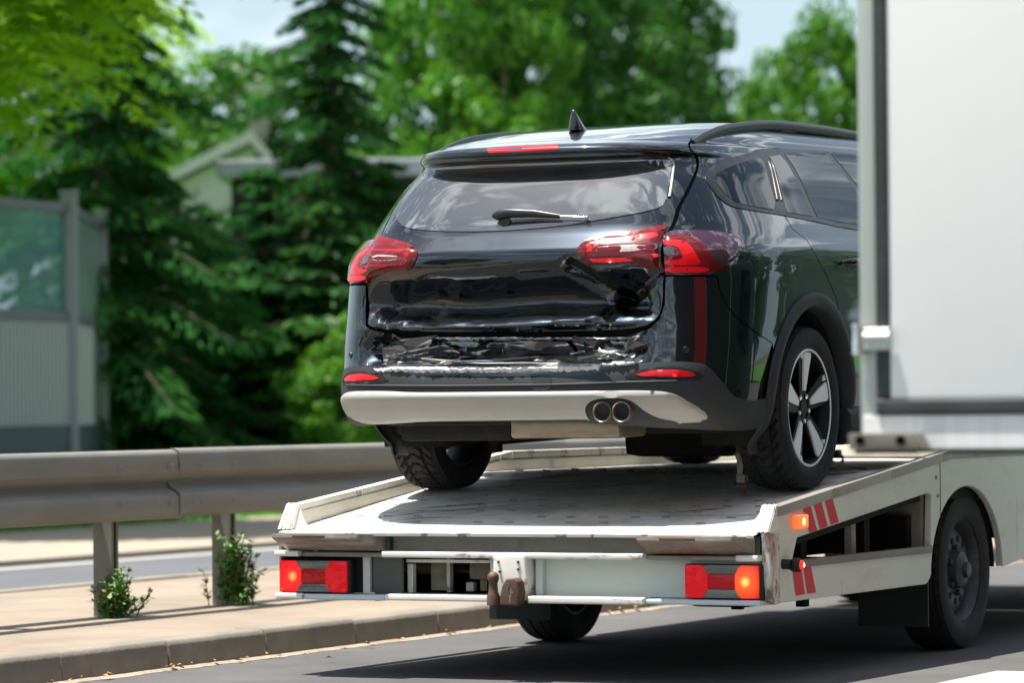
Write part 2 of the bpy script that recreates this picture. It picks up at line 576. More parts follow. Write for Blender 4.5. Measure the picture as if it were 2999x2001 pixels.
def keys(v):
    v=np.clip(v,0,VK[-1]); i=np.clip(np.searchsorted(VK,v,side='right')-1,0,len(VK)-2)
    h=VK[i+1]-VK[i]; t=((v-VK[i])/h)[...,None]; h=h[...,None]
    a,b,da,db=K[i],K[i+1],DK[i],DK[i+1]
    return (2*t**3-3*t**2+1)*a+(t**3-2*t**2+t)*h*da+(-2*t**3+3*t**2)*b+(t**3-t**2)*h*db
def v_of_z(z): return float(np.interp(z,K[:,0],VK))
def S0(t,v):
    "undamaged surface; t signed, |t| 0..5"
    t=np.asarray(t,float);v=np.asarray(v,float);t,v=np.broadcast_arrays(t,v)
    k=keys(v); z,hw,yb,n,yf,bow=[k[...,j] for j in range(6)]
    y0=np.maximum(Y0,np.minimum(.8,yb+.02)); a=np.abs(t)
    y1=np.maximum(y0,np.minimum(Y1,yf-.02))
    def q(a):
        r=np.where(a<1,a,2-a); r=np.clip(r,0,1); m=(1+r**n)**(-1/n)
        X=np.where(a<1,r*m,m); Y=np.where(a<1,m,r*m); return X,Y
    X,Y=q(np.clip(a,0,2)); xr=hw*X; yr=y0+(yb-y0)*Y+bow*X*X*Y
    Xf,Yf=q(np.clip(5-a,0,2)); xf=hw*Xf; yF=y1+(yf-y1)*Yf
    x=np.where(a<=2,xr,np.where(a<=3,hw,xf)); y=np.where(a<=2,yr,np.where(a<=3,y0+(y1-y0)*(a-2),yF))
    return np.stack([x*np.sign(t+1e-15),y,z],-1)
CAR_A = .92
def aof(t):
    s = np.sign(t); a = np.abs(t)
    return s * np.where(a < 1, a * CAR_A, CAR_A + (a - 1) * 1.45)
def tof(A):
    s = np.sign(A); a = np.abs(A)
    return s * np.where(a < CAR_A, a / CAR_A, 1 + (a - CAR_A) / 1.45)

def sstep(a, b, x):
    t = np.clip((x - a) / (b - a), 0, 1)
    return t * t * (3 - 2 * t)

def vnoise(x, z, s, seed):
    out = np.empty(x.shape)
    xf, zf, of = x.ravel(), z.ravel(), out.ravel()
    for i in range(len(xf)):
        of[i] = mnoise.noise(Vector((xf[i] * s, zf[i] * s * 1.25, seed)))
    return out

def seg_d(x, z, x0, z0, x1, z1):
    dx, dz = x1 - x0, z1 - z0
    t = np.clip(((x - x0) * dx + (z - z0) * dz) / (dx * dx + dz * dz), 0, 1)
    return np.hypot(x - x0 - t * dx, z - z0 - t * dz), t

FOLDS = [  # x0,z0,x1,z1,width,depth(+ pushed in)   creases left by the crash
    (.27, .93, .46, .79, .045, .050), (.46, .79, .64, .90, .050, .040), (.40, .905, .56, .925, .035, -.022), (.49, .86, .55, .885, .03, .018),
    (.46, .79, .40, .69, .05, .030), (.52, .84, .585, .78, .03, .016), (.38, .78, .20, .74, .05, .012),
    (-.56, .76, -.58, .67, .03, .022), (-.60, .74, -.42, .71, .04, -.012), (-.30, .735, -.12, .70, .05, -.012),
    (.05, .90, .28, .915, .03, .006), (-.55, .76, -.30, .86, .06, .010), (.48, .73, .63, .70, .035, -.018), (.36, .70, .50, .66, .03, .02),
    (-.62, .64, -.25, .60, .03, .022), (-.30, .60, .05, .575, .025, -.016), (.05, .60, .30, .63, .03, .02), (.25, .62, .52, .585, .025, -.02),
    (-.45, .655, -.10, .645, .02, .014), (.40, .65, .58, .60, .03, .022), (-.10, .62, .15, .615, .02, -.014)]

def damage(P):
    x, y, z = P[..., 0], P[..., 1], P[..., 2]
    m = (y < -.55)
    if not m.any(): return P
    xx, zz = x[m], z[m]
    wide = 1 - sstep(.50, .70, np.abs(xx + .03))
    zl = .690 + .008 * np.sin(xx * 7)
    f = .11 * wide * sstep(zl, zl + .095, zz) * (1 - sstep(zl + .085, zl + .26, zz))
    wb = 1 - sstep(.52, .68, np.abs(xx + .05))
    f += .070 * wb * sstep(.532, .62, zz) * (1 - .6 * sstep(.63, .686, zz)) * (zz < .688)
    for (x0, z0, x1, z1, w, d) in FOLDS:
        dd, t = seg_d(xx, zz, x0, z0, x1, z1)
        q = np.clip(1 - dd / w, 0, 1)
        f += d * q ** 1.15 * (1 - .4 * t)
    zone = np.maximum(wb * sstep(.545, .57, zz) * (1 - sstep(.672, .690, zz)),
                      .30 * wide * sstep(.665, .69, zz) * (1 - sstep(.72, .80, zz)))
    zone = np.maximum(zone, .8 * np.exp(-(((xx - .47) / .13) ** 2 + ((zz - .72) / .06) ** 2)))
    k = zone > .01
    n = np.zeros_like(xx)
    if k.any():
        a = vnoise(xx[k], zz[k], 9, 3.3); b = vnoise(xx[k], zz[k], 19, 7.7); c = vnoise(xx[k], zz[k], 5, 1.2)
        fc = np.empty(k.sum()); fe = np.empty(k.sum())
        for i, (px_, pz_) in enumerate(zip(xx[k], zz[k])):
            d_, p_ = mnoise.voronoi(Vector((px_ * 4.2 + .12 * math.sin(pz_ * 40), pz_ * 13, 4.4)))
            h_ = mnoise.cell_vector(p_[0] * 13.7)
            fc[i] = (px_ * 4.2 - p_[0].x) * (h_.x - .5) * .10 + (pz_ * 13 - p_[0].y) * (h_.y - .15) * .085
            fe[i] = d_[1] - d_[0]
        n[k] = .010 * (np.abs(a) - .2) + .030 * c + fc * np.clip(fe * 6, 0, 1) + .006 * (1 - np.clip(fe * 5, 0, 1))
    f += n * zone
    Q = P.copy()
    yy = y.copy(); yy[m] = y[m] + f; Q[..., 1] = yy
    # the lower bumper skin sags and shears a little
    z2 = z.copy(); z2[m] = z[m] - .010 * wb * (zz > .55) * (zz < .67)
    Q[..., 2] = z2
    return Q

def S(t, v, off=0.0, dmg=True):
    e = 1e-3
    P = S0(t, v)
    dt = S0(t + e, v) - S0(t - e, v); dv = S0(t, v + e) - S0(t, v - e)
    N = np.cross(dt, dv)
    N /= (np.linalg.norm(N, axis=-1, keepdims=True) + 1e-12)
    if dmg: P = damage(P)
    return P + N * np.asarray(off)[..., None] if np.ndim(off) else P + N * off, N

def SN(t, v, dmg=True):
    e = 2.0e-3
    f = (lambda a, b: damage(S0(a, b))) if dmg else S0
    N = np.cross(f(t + e, v) - f(t - e, v), f(t, v + e) - f(t, v - e))
    return N / (np.linalg.norm(N, axis=-1, keepdims=True) + 1e-12)

def chaikin(p, n=2, closed=True):
    for _ in range(n):
        q = []
        m = len(p)
        for i in range(m if closed else m - 1):
            a, b = p[i], p[(i + 1) % m]
            q += [(a[0] * .75 + b[0] * .25, a[1] * .75 + b[1] * .25), (a[0] * .25 + b[0] * .75, a[1] * .25 + b[1] * .75)]
        p = q
    return p

def resample(p, step):
    out = []
    m = len(p)
    for i in range(m):
        a, b = p[i], p[(i + 1) % m]
        L = math.hypot(b[0] - a[0], b[1] - a[1])
        k = max(1, int(round(L / step)))
        for j in range(k): out.append((a[0] + (b[0] - a[0]) * j / k, a[1] + (b[1] - a[1]) * j / k))
    return out

def inside(poly, X, Y):
    poly = np.asarray(poly); r = np.zeros(X.shape, bool)
    x0, y0 = poly[:, 0], poly[:, 1]; x1, y1 = np.roll(x0, -1), np.roll(y0, -1)
    for a, b, c, d in zip(x0, y0, x1, y1):
        if b == d: continue
        k = ((b > Y) != (d > Y)) & (X < (c - a) * (Y - b) / (d - b) + a)
        r ^= k
    return r

def bdist(poly, X, Y):
    poly = np.asarray(poly); D = np.full(X.shape, 1e9)
    nx = np.roll(poly, -1, 0)
    for (a, b), (c, d) in zip(poly, nx):
        dx, dy = c - a, d - b
        t = np.clip(((X - a) * dx + (Y - b) * dy) / (dx * dx + dy * dy + 1e-12), 0, 1)
        D = np.minimum(D, np.hypot(X - a - t * dx, Y - b - t * dy))
    return D

def shrink(poly, d):
    n = len(poly); A = sum(poly[i][0] * poly[(i + 1) % n][1] - poly[(i + 1) % n][0] * poly[i][1] for i in range(n))
    s = 1 if A > 0 else -1
    out = []
    for i in range(n):
        a, b, c = poly[i - 1], poly[i], poly[(i + 1) % n]
        tx, ty = c[0] - a[0], c[1] - a[1]; L = math.hypot(tx, ty) + 1e-9
        out.append((b[0] - s * ty / L * d, b[1] + s * tx / L * d))
    return out

def panel(name, poly, m, parent, off=0.0, h=.035, lip=.016, gap=.0022, soft=2, holes=(), puff=0.0, pw=.02, dmg=True,
          fine=None, label=None, step=None, warp=None):
    """a body panel: outline in surface coordinates, meshed, laid on the body surface with folded edges"""
    P = [(float(aof(np.float64(t))), v) for t, v in poly]
    if soft: P = chaikin(P, soft)
    P = resample(P, step or min(h, .02))
    P = [p for i, p in enumerate(P) if math.hypot(p[0] - P[i - 1][0], p[1] - P[i - 1][1]) > 1e-4]
    P = shrink(P, gap)
    H = []
    for hp in holes:
        q = [(float(aof(np.float64(t))), v) for t, v in hp]
        H.append(resample(q, .02))
    arr = np.array(P)
    x0, y0 = arr.min(0); x1, y1 = arr.max(0)
    pts = []
    def grid(hh, bx0, bx1, by0, by1):
        gx = np.arange(bx0, bx1, hh); gy = np.arange(by0, by1, hh * .87)
        X, Y = np.meshgrid(gx, gy); X = X + (np.arange(len(gy)) % 2)[:, None] * hh * .5
        return X.ravel(), Y.ravel()
    X, Y = grid(h, x0, x1, y0, y1)
    if fine:
        fh, (fa, fb, fc, fd) = fine
        k = ~((X > fa) & (X < fb) & (Y > fc) & (Y < fd))
        X2, Y2 = grid(fh, max(fa, x0), min(fb, x1), max(fc, y0), min(fd, y1))
        X = np.concatenate([X[k], X2]); Y = np.concatenate([Y[k], Y2])
    ins = inside(P, X, Y) & (bdist(P, X, Y) > min(h, .02) * .45)
    for q in H: ins &= ~inside(q, X, Y) & (bdist(q, X, Y) > .009)
    X, Y = X[ins], Y[ins]
    co = [Vector(p) for p in P]; ed = [(i, (i + 1) % len(P)) for i in range(len(P))]
    for q in H:
        b = len(co); co += [Vector(p) for p in q]; ed += [(b + i, b + (i + 1) % len(q)) for i in range(len(q))]
    nb = len(co)
    co += [Vector((a, b)) for a, b in zip(X, Y)]
    vv, ee, ff, _, _, _ = delaunay_2d_cdt(co, ed, [], 0, 1e-7)
    V2 = np.array([(p.x, p.y) for p in vv]); F = np.array([f for f in ff if len(f) == 3])
    cx = V2[F].mean(1)
    k = inside(P, cx[:, 0], cx[:, 1])
    for q in H: k &= ~inside(q, cx[:, 0], cx[:, 1])
    F = F[k]
    t = tof(V2[:, 0]); v = V2[:, 1]
    o_ = np.full(len(t), float(off))
    if puff:
        D = bdist(P, V2[:, 0], V2[:, 1])
        q = np.clip(D / pw, 0, 1); o_ = off + puff * np.sqrt(np.clip(1 - (1 - q) ** 2, 0, 1))
    pos, N0 = S(t, v, o_, dmg)
    if warp is not None: pos = warp(pos, t, v)
    nor = SN(t, v, dmg)
    used = np.unique(F); rm = -np.ones(len(t), int); rm[used] = np.arange(len(used))
    pos, nor, N0, F = pos[used], nor[used], N0[used], rm[F]
    # orient outward
    fn = np.cross(pos[F[:, 1]] - pos[F[:, 0]], pos[F[:, 2]] - pos[F[:, 0]])
    fl = (fn * N0[F[:, 0]]).sum(1) < 0
    F[fl] = F[fl][:, ::-1]
    # boundary loops -> folded edge
    from collections import Counter
    cnt = {}
    for f in F:
        for i in range(3):
            a, b = int(f[i]), int(f[(i + 1) % 3]); cnt[(a, b)] = 1
    be = [(a, b) for (a, b) in cnt if (b, a) not in cnt]
    verts = [tuple(p) for p in pos]; faces = [tuple(int(i) for i in f) for f in F]
    if puff or warp is not None:
        nor_l = None
    else:
        nor_l = [tuple(n) for n in nor]
    if lip:
        mp = {}
        for a, b in be:
            for q in (a, b):
                if q not in mp:
                    mp[q] = (len(verts), len(verts) + 1)
                    verts.append(tuple(pos[q])); verts.append(tuple(pos[q] - N0[q] * lip))
                    if nor_l is not None: nor_l += [None, None]
            (a0, a1), (b0, b1) = mp[a], mp[b]
            faces.append((b0, a0, a1, b1))
            if nor_l is not None:
                e_ = pos[b] - pos[a]; n_ = np.cross(e_, N0[a]); n_ = n_ / (np.linalg.norm(n_) + 1e-9)
                for w_ in (a0, a1, b0, b1): nor_l[w_] = tuple(n_)
    me = bpy.data.meshes.new(name)
    me.from_pydata(verts, [], faces)
    me.polygons.foreach_set('use_smooth', [True] * len(faces))
    if nor_l is not None:
        me.normals_split_custom_set_from_vertices(nor_l)
    else:
        bm = bmesh.new(); bm.from_mesh(me)
        bm.to_mesh(me); bm.free()
    return link(name, me, m, parent, label)

def mir(p): return [(-t, v) for t, v in p][::-1]
def vz(z): return float(np.interp(z, K[:, 0], VK))

# ---- materials
M_paint = mat('black car paint', (.0075, .0105, .0155), rough=.33, metal=1.0, spec=0.0, coat=1.0, coat_rough=.008, cior=1.68)
overlay(M_paint, (.03, .03, .03), scale=900, lo=.66, hi=.74, detail=1, amount=.2)
M_paint_d = mat('scuffed paint with sheen', (.11, .12, .13), rough=.30, metal=.95, spec=0.1, coat=1.0, coat_rough=.02, cior=1.8, bump=.25, bscale=16, dist=.004)  # base colour lightened for the sky sheen on the folds
overlay(M_paint_d, (.70, .70, .68), scale=22, lo=.59, hi=.63, stretch=(.16, 1, 1.5), detail=10, amount=.85, rough=.6, seed=4)  # white scuffs, strengthened to stand in for glints as well
overlay(M_paint_d, (.02, .02, .022), scale=5, lo=.47, hi=.56, stretch=(.5, 1, 2), amount=.9, detail=3)
M_clad = mat('dark plastic cladding', (.022, .025, .028), rough=.62, spec=.4, var=.12, vscale=6, bump=.1, bscale=500, dist=.001)
overlay(M_clad, (.06, .06, .055), scale=5, lo=.5, hi=.85, stretch=(.4, 1, 1.4), amount=.5)
M_skid = mat('silver skid plate', (.34, .325, .295), rough=.5, metal=.1, spec=.5, var=.06, vscale=5)
overlay(M_skid, (.33, .29, .24), scale=4, lo=.55, hi=.85, stretch=(.3, 1, 1.6), amount=.5)
M_gl = mat('tinted glass', (.003, .006, .010), rough=.5, spec=.0, cior=1.33, coat=1.0, coat_rough=.0)
M_trim = mat('black window trim', (.012, .012, .013), rough=.38, spec=.5)
M_under = mat('black underbody', (.012, .012, .012), rough=.85, spec=.3, var=.4, vscale=8)
overlay(M_under, (.07, .06, .045), scale=5, lo=.55, hi=.8, amount=.5)
M_lensd = mat('dark red lens', (.11, .001, .004), rough=.2, coat=.7, coat_rough=.01, spec=.2)
M_lens = mat('red lens', (.50, .008, .016), rough=.15, coat=1.0, coat_rough=.01, spec=.6, bump=.15, bscale=120, dist=.002)
M_lensp = mat('pale red lens', (.17, .004, .009), rough=.2, coat=.35, coat_rough=.01, spec=.2, var=.15, vscale=9, vstretch=(.3, 1, 3))
M_band = mat('bright red light guide', (.60, .002, .006), rough=.3, coat=.5, coat_rough=.02, spec=.2)
M_clear = mat('clear reversing lens', (.42, .38, .36), rough=.15, coat=1.0, spec=.6, var=.25, vscale=60, vstretch=(1, 1, .2), bump=.5, bscale=90, dist=.003)
M_clear_d = mat('smoked lens strip', (.07, .07, .075), rough=.15, coat=1.0, bump=.8, bscale=150, dist=.003, vstretch=(1, 1, .05))
M_tint = mat('plum tinted lens', (.045, .010, .022), rough=.06, coat=1.0, coat_rough=.0, spec=.7)
M_refl = mat('red reflector', (.60, .004, .012), rough=.3, coat=.3, spec=.3, bump=.2, bscale=300, dist=.001)
M_chrome = mat('bright metal', (.75, .75, .74), rough=.16, metal=1.0)
M_steel = mat('worn steel', (.30, .28, .25), rough=.5, metal=.7, var=.3, vscale=12)
M_pipe = mat('exhaust tip', (.50, .45, .38), rough=.28, metal=.9, var=.15, vscale=14)
M_torn = mat('torn plastic edge', (.80, .80, .78), rough=.6, var=.25, vscale=50)

# the rear glass: a thin film of dust, wiped clean where the blade sweeps
M_glass = mat('dusty rear glass', (.008, .010, .013), rough=.5, spec=.0, cior=2.7, coat=1.0, coat_rough=.0)
def dusty(m):
    nt = m.node_tree; b = nt.nodes['Principled BSDF']; L = nt.links
    tc = nt.nodes.new('ShaderNodeTexCoord')
    sep = nt.nodes.new('ShaderNodeSeparateXYZ'); L.new(tc.outputs['Object'], sep.inputs[0])
    def math_(op, a, b_, clamp=False):
        n = nt.nodes.new('ShaderNodeMath'); n.operation = op; n.use_clamp = clamp
        for i, q in enumerate((a, b_)):
            if q is None: continue
            if isinstance(q, (int, float)): n.inputs[i].default_value = q
            else: L.new(q, n.inputs[i])
        return n.outputs[0]
    dx = math_('SUBTRACT', sep.outputs[0], -.02); dz = math_('SUBTRACT', sep.outputs[2], 1.095)
    dz = math_('MULTIPLY', dz, 1.35)
    r = math_('SQRT', math_('ADD', math_('MULTIPLY', dx, dx), math_('MULTIPLY', dz, dz)), None)
    o1 = math_('GREATER_THAN', r, .395); o2 = math_('LESS_THAN', r, .095)
    wiped = math_('MAXIMUM', o1, o2)
    dust = math_('ADD', math_('MULTIPLY', wiped, .35), .65)
    n = nt.nodes.new('ShaderNodeTexNoise'); n.inputs['Scale'].default_value = 7; n.inputs['Detail'].default_value = 8
    L.new(tc.outputs['Object'], n.inputs['Vector'])
    dust = math_('MULTIPLY', dust, math_('ADD', math_('MULTIPLY', n.outputs['Fac'], .9), .35))
    mx = nt.nodes.new('ShaderNodeMixRGB'); mx.inputs['Color1'].default_value = (.006, .008, .011, 1); mx.inputs['Color2'].default_value = (.11, .115, .115, 1)
    L.new(math_('MULTIPLY', dust, .42), mx.inputs['Fac'])
    L.new(mx.outputs[0], b.inputs['Base Color'])
    b.inputs['Roughness'].default_value = .35
    L.new(math_('ADD', math_('MULTIPLY', dust, .035), .0), b.inputs['Coat Roughness'])
dusty(M_glass)

CAR_S, CAR_Z = 0.0237, 0.7233
car = thing('crashed_car', 'black estate car with a crushed tailgate and bumper riding on the flatbed', 'car', (0, 0, CAR_Z), (CAR_S, 0, 0))

WHEEL = (0.0, .336); FWHEEL = (2.70, .336)
def circ_tv(cy, cz, r, a0=0, a1=360, n=36, side=1):
    """points of a circle in the side view as surface coordinates (inverted by bisection on t, v)"""
    out = []
    for k in range(n + 1 if a1 - a0 < 360 else n):
        a = R(a0 + (a1 - a0) * k / n); y, z = cy + r * math.cos(a), cz + r * math.sin(a)
        z_ = max(z, .201); v = vz(z_) if z >= .2 else vz(.201) - (.201 - z)
        lo, hi = 1.0, 4.0
        for _ in range(30):
            md = .5 * (lo + hi)
            if S0(np.float64(md), np.float64(max(0, v)))[1] < y: lo = md
            else: hi = md
        out.append((side * (lo + hi) / 2, v))
    return out
def t_of(y, z):
    lo, hi = 1.0, 4.0; v = vz(z)
    for _ in range(30):
        md = .5 * (lo + hi)
        if S0(np.float64(md), np.float64(v))[1] < y: lo = md
        else: hi = md
    return (lo + hi) / 2

# ---- inner shell, dark: what shows in the panel gaps
tt = np.concatenate([np.linspace(-5, -1, 90), np.linspace(-1, 1, 60)[1:-1], np.linspace(1, 5, 90)])
vv_ = np.linspace(vz(.335), VK[-1] - 1e-3, 60)
Tg, Vg = np.meshgrid(tt, vv_)
Pg, Ng = S(Tg, Vg, -.022, True)
rear_in = sstep(-.6, -1.0, Pg[..., 1]) * 0
idx = lambda j, i: j * len(tt) + i
cy_, cz_ = Pg[..., 1], Pg[..., 2]
fs = []
for j in range(len(vv_) - 1):
    for i in range(len(tt) - 1):
        y, z = cy_[j, i], cz_[j, i]
        if math.hypot(y, z - .336) < .40 or math.hypot(y - 2.7, z - .336) < .40: continue
        fs.append((idx(j, i), idx(j, i + 1), idx(j + 1, i + 1), idx(j + 1, i)))
Pf = Pg.reshape(-1, 3).copy()
k = (Pf[:, 1] < -.55) & (Pf[:, 2] < 1.0); Pf[k, 1] += .035
pydata('inner_shell', [tuple(p) for p in Pf], fs, M_under, car, smooth=True)

VT = VK[-1] - 2e-3
TR = {'dlo': [(1.055, 1.1757), (1.075, 1.1976), (1.182, 1.2486), (1.346, 1.2987), (1.58, 1.3627), (1.772, 1.4521), (2.146, 1.6041), (2.656, 1.7114), (2.962, 1.7074)],
 'seam': [(1.037, 1.4851), (1.148, 1.3533), (1.043, 1.2685), (0.95, 1.1674), (0.805, 1.0275), (0.791, 0.9772), (0.732, 0.8983), (0.713, 0.8102), (0.722, 0.6908), (0.721, 0.6133), (0.696, 0.5423)],
 'lampR_h': [(0.332, 0.8409), (0.352, 0.8673), (0.409, 0.8973), (0.587, 0.9167), (0.748, 0.9428), (0.729, 0.9013), (0.708, 0.8542), (0.704, 0.7497), (0.626, 0.7643), (0.552, 0.7756), (0.432, 0.7769), (0.386, 0.776), (0.353, 0.8064)],
 'lampR_b': [(0.719, 0.8766), (0.739, 0.9041), (0.8, 0.9135), (0.928, 0.9107), (1.046, 0.9014), (1.124, 0.8808), (1.17, 0.8486), (1.149, 0.8283), (1.086, 0.7827), (1.019, 0.7529), (0.973, 0.7382), (0.931, 0.7296), (0.817, 0.728), (0.713, 0.7327), (0.716, 0.8102)],
 'ring_Rb': [(0.72, 0.8587), (0.797, 0.8609), (0.842, 0.8407), (0.867, 0.8021), (0.875, 0.7708), (0.834, 0.7653), (0.72, 0.7695), (0.721, 0.7832), (0.813, 0.7847), (0.829, 0.7995), (0.818, 0.8237), (0.79, 0.8388), (0.72, 0.8413)],
 'chmsl': [(-0.245, 1.3726), (-0.016, 1.3785), (0.218, 1.3871), (0.234, 1.3551), (-0.006, 1.3525), (-0.224, 1.3522)],
 'clad_top_R': [(0.366, 0.3427), (0.455, 0.3578), (0.542, 0.3811), (0.637, 0.387), (0.802, 0.3915), (0.92, 0.3822), (0.963, 0.3634), (1.009, 0.3279), (1.057, 0.291), (1.094, 0.2539), (1.156, 0.2352), (1.266, 0.2227)],
 'clad_top_L': [(0.435, 0.3442), (0.238, 0.3406), (-0.278, 0.3481), (-0.553, 0.3526), (-0.614, 0.3654), (-0.688, 0.3809), (-0.788, 0.3913), (-0.888, 0.3901)]}
gl_v = vz(1.355)
# ---- tailgate
seamR = TR['seam']             # top -> bottom, right side
seam_side = [(t, v) for t, v in seamR]
v_sp0, v_sp1 = vz(1.358), vz(1.43)
tg_top_R = [(1.02, v_sp0 - .01), (1.03, 1.24)]
gate_R = [(1.035, 1.26), (.955, 1.16), (.825, 1.03), (.79, .97), (.735, .89), (.713, .81), (.722, .69), (.721, .613), (.70, .56)]
gate_bot = [(.655, .532), (.586, .522), (.489, .516), (.29, .515), (.044, .517), (-.341, .522), (-.568, .532), (-.69, .548)]
gate_L = [(-.725, .56), (-.735, .62), (-.745, .69), (-.745, .81), (-.765, .90), (-.80, .97), (-.835, 1.03), (-.955, 1.16), (-1.035, 1.26)]
gate = [(-1.04, v_sp0)] + [(t, v_sp0) for t in np.linspace(-.9, .9, 11)] + [(1.04, v_sp0)] + gate_R + gate_bot + gate_L
panel('tailgate', gate, M_paint, car, h=.03, soft=1, fine=(.011, (-.70, .70, .49, .86)), gap=.003, lip=.02)
# the folded lower rim of the tailgate
# ---- rear glass
gl_out = [(-.93, 1.335), (-.92, 1.22), (-.90, 1.14), (-.865, 1.03), (-.80, .995), (-.62, .9725), (-.437, .9496), (-.11, .9372), (.224, .9509), (.47, .9828), (.70, 1.016), (.765, 1.045),
          (.81, 1.148), (.842, 1.228), (.85, 1.27)]
gl_out = [(-.85, 1.272), (-.842, 1.228), (-.815, 1.148), (-.775, 1.045), (-.715, 1.012), (-.62, .9725), (-.437, .9496), (-.11, .9372), (.224, .9509), (.47, .9828), (.70, 1.016), (.765, 1.045),
          (.81, 1.148), (.842, 1.228), (.85, 1.272)]
glass = panel('rear_window', gl_out, M_glass, car, off=.0035, h=.04, soft=1, gap=0, lip=.006)
# bright moulding on the pillar edges of the glass
def strip(name, line, w, m, parent, off=.006, closed=False, hgt=None):
    """a thin moulding following a line on the body"""
    P = [(float(aof(np.float64(t))), v) for t, v in line]
    P = chaikin(P, 2, closed) if len(P) > 2 else P
    if closed: P = P + [P[0]]
    Q = []
    for i in range(len(P) - 1):
        n = max(1, int(math.hypot(P[i + 1][0] - P[i][0], P[i + 1][1] - P[i][1]) / .015))
        for j in range(n): Q.append((P[i][0] + (P[i + 1][0] - P[i][0]) * j / n, P[i][1] + (P[i + 1][1] - P[i][1]) * j / n))
    Q.append(P[-1])
    vs_, fs = [], []
    for i, p in enumerate(Q):
        a, b = Q[max(0, i - 1)], Q[min(len(Q) - 1, i + 1)]
        dx, dy = b[0] - a[0], b[1] - a[1]; L = math.hypot(dx, dy) + 1e-9; nx, ny = -dy / L, dx / L
        for (o, h_) in ((-.5, -.004), (-.5, off * .7), (-.25, off), (.25, off), (.5, off * .7), (.5, -.004)):
            q, _ = S(tof(np.float64(p[0] + nx * w * o)), np.float64(p[1] + ny * w * o), h_)
            vs_.append(tuple(q))
    for i in range(len(Q) - 1):
        for k in range(5):
            a = i * 6 + k; fs.append((a, a + 1, a + 7, a + 6))
    return pydata(name, vs_, fs, m, parent, smooth=True)
M_mould = mat('grey glass edge', (.45, .47, .46), rough=.3, metal=.2)
for s_ in (1,):
    strip('glass_moulding', [(s_ * .83, 1.285), (s_ * .856, 1.258), (s_ * .853, 1.228), (s_ * .824, 1.148), (s_ * .775, 1.035)], .012, M_mould, car, off=.008)
# ---- spoiler
sp_R = [(1.10, v_sp1 + .03), (1.085, v_sp0 + .04), (1.05, v_sp0 - .005)]
spl = [(-1.10, v_sp1 + .03), (-.85, v_sp1 + .075), (-.62, v_sp1 + .11), (-.3, v_sp1 + .17), (0, v_sp1 + .18), (.3, v_sp1 + .17), (.62, v_sp1 + .11), (.85, v_sp1 + .075)] + sp_R \
    + [(.85, v_sp0 - .003), (.4, v_sp0 - .003), (0, v_sp0 - .003), (-.4, v_sp0 - .003), (-.85, v_sp0 - .003), (-1.05, v_sp0 - .005), (-1.085, v_sp0 + .04)]
panel('spoiler', spl, M_paint, car, off=.002, h=.022, soft=1, gap=.0015, lip=.012)
panel('brake_light', TR['chmsl'], M_band, car, off=.0035, h=.02, soft=0, gap=0, lip=.006)
# ---- roof
rt = [(1.12, vz(1.425))] + [(t, vz(1.425)) for t in np.linspace(1.3, 3.6, 20)] + [(4.2, vz(1.40)), (4.6, vz(1.395)), (4.99, vz(1.39))]
roof_R = [(1.115, v_sp1 + .03)] + rt[1:]
roofp = [(.0, v_sp1 + .185), (.3, v_sp1 + .175), (.62, v_sp1 + .115), (.85, v_sp1 + .08)] + roof_R
roofp = roofp + [(5, VT), (0, VT)]
def grid_patch(name, fn, nu, nv, m, parent):
    vs_, fs = [], []
    for j in range(nv + 1):
        for i in range(nu + 1): vs_.append(tuple(fn(i / nu, j / nv)))
    for j in range(nv):
        for i in range(nu):
            a = j * (nu + 1) + i; fs.append((a, a + 1, a + nu + 2, a + nu + 1))
    o = pydata(name, vs_, fs, m, parent, smooth=True)
    bm = bmesh.new(); bm.from_mesh(o.data); bmesh.ops.remove_doubles(bm, verts=bm.verts[:], dist=1e-5); bmesh.ops.recalc_face_normals(bm, faces=bm.faces[:]); bm.to_mesh(o.data); bm.free()
    return o
def rear_v(t):
    return float(np.interp(abs(t), [0, .3, .62, .85, 1.1, 1.25, 6], [v_sp1 + .185, v_sp1 + .175, v_sp1 + .115, v_sp1 + .08, v_sp1 + .035, vz(1.418), vz(1.418)]))
def roof_fn(a, b):
    t = -4.999 + 9.998 * a
    v0 = rear_v(t)
    if abs(t) > 3.4: v0 = float(np.interp(abs(t), [3.4, 4.3, 5], [vz(1.418), vz(1.39), vz(1.385)]))
    v = v0 + (VT - v0) * (b ** 1.1)
    return S(np.float64(t), np.float64(v), 0, False)[0]
grid_patch('roof', roof_fn, 260, 46, M_paint, car)

# ---- rear bumper (painted skin) with the crushed upper edge
clR = TR['clad_top_R']; clL = TR['clad_top_L']
clad_line = [(.366, .3427), (.455, .3578), (.542, .3811), (.637, .390), (.802, .394), (.92, .384), (.963, .3634), (1.009, .3279), (1.057, .291), (1.094, .2539), (1.156, .2352), (1.245, .228)]
def chai_open(p, n=2):
    for _ in range(n):
        q = [p[0]]
        for i in range(len(p) - 1):
            a, b = p[i], p[i + 1]
            q += [(a[0] * .75 + b[0] * .25, a[1] * .75 + b[1] * .25), (a[0] * .25 + b[0] * .75, a[1] * .25 + b[1] * .75)]
        p = q + [p[-1]]
    return p
bump_up = chai_open([(1.32, .453), (1.187, .511), (1.08, .5695), (1.02, .64), (.994, .6841), (.99, .722)])
clad_line = chai_open(clad_line, 1)
bump_R = [(t, v - .012) for t, v in clad_line] + [(1.262, .30), (1.30, .40)] + bump_up + [(.86, .724), (.728, .726), (.728, .62), (.705, .555), (.66, .522), (.586, .511), (.489, .505), (.29, .504)]
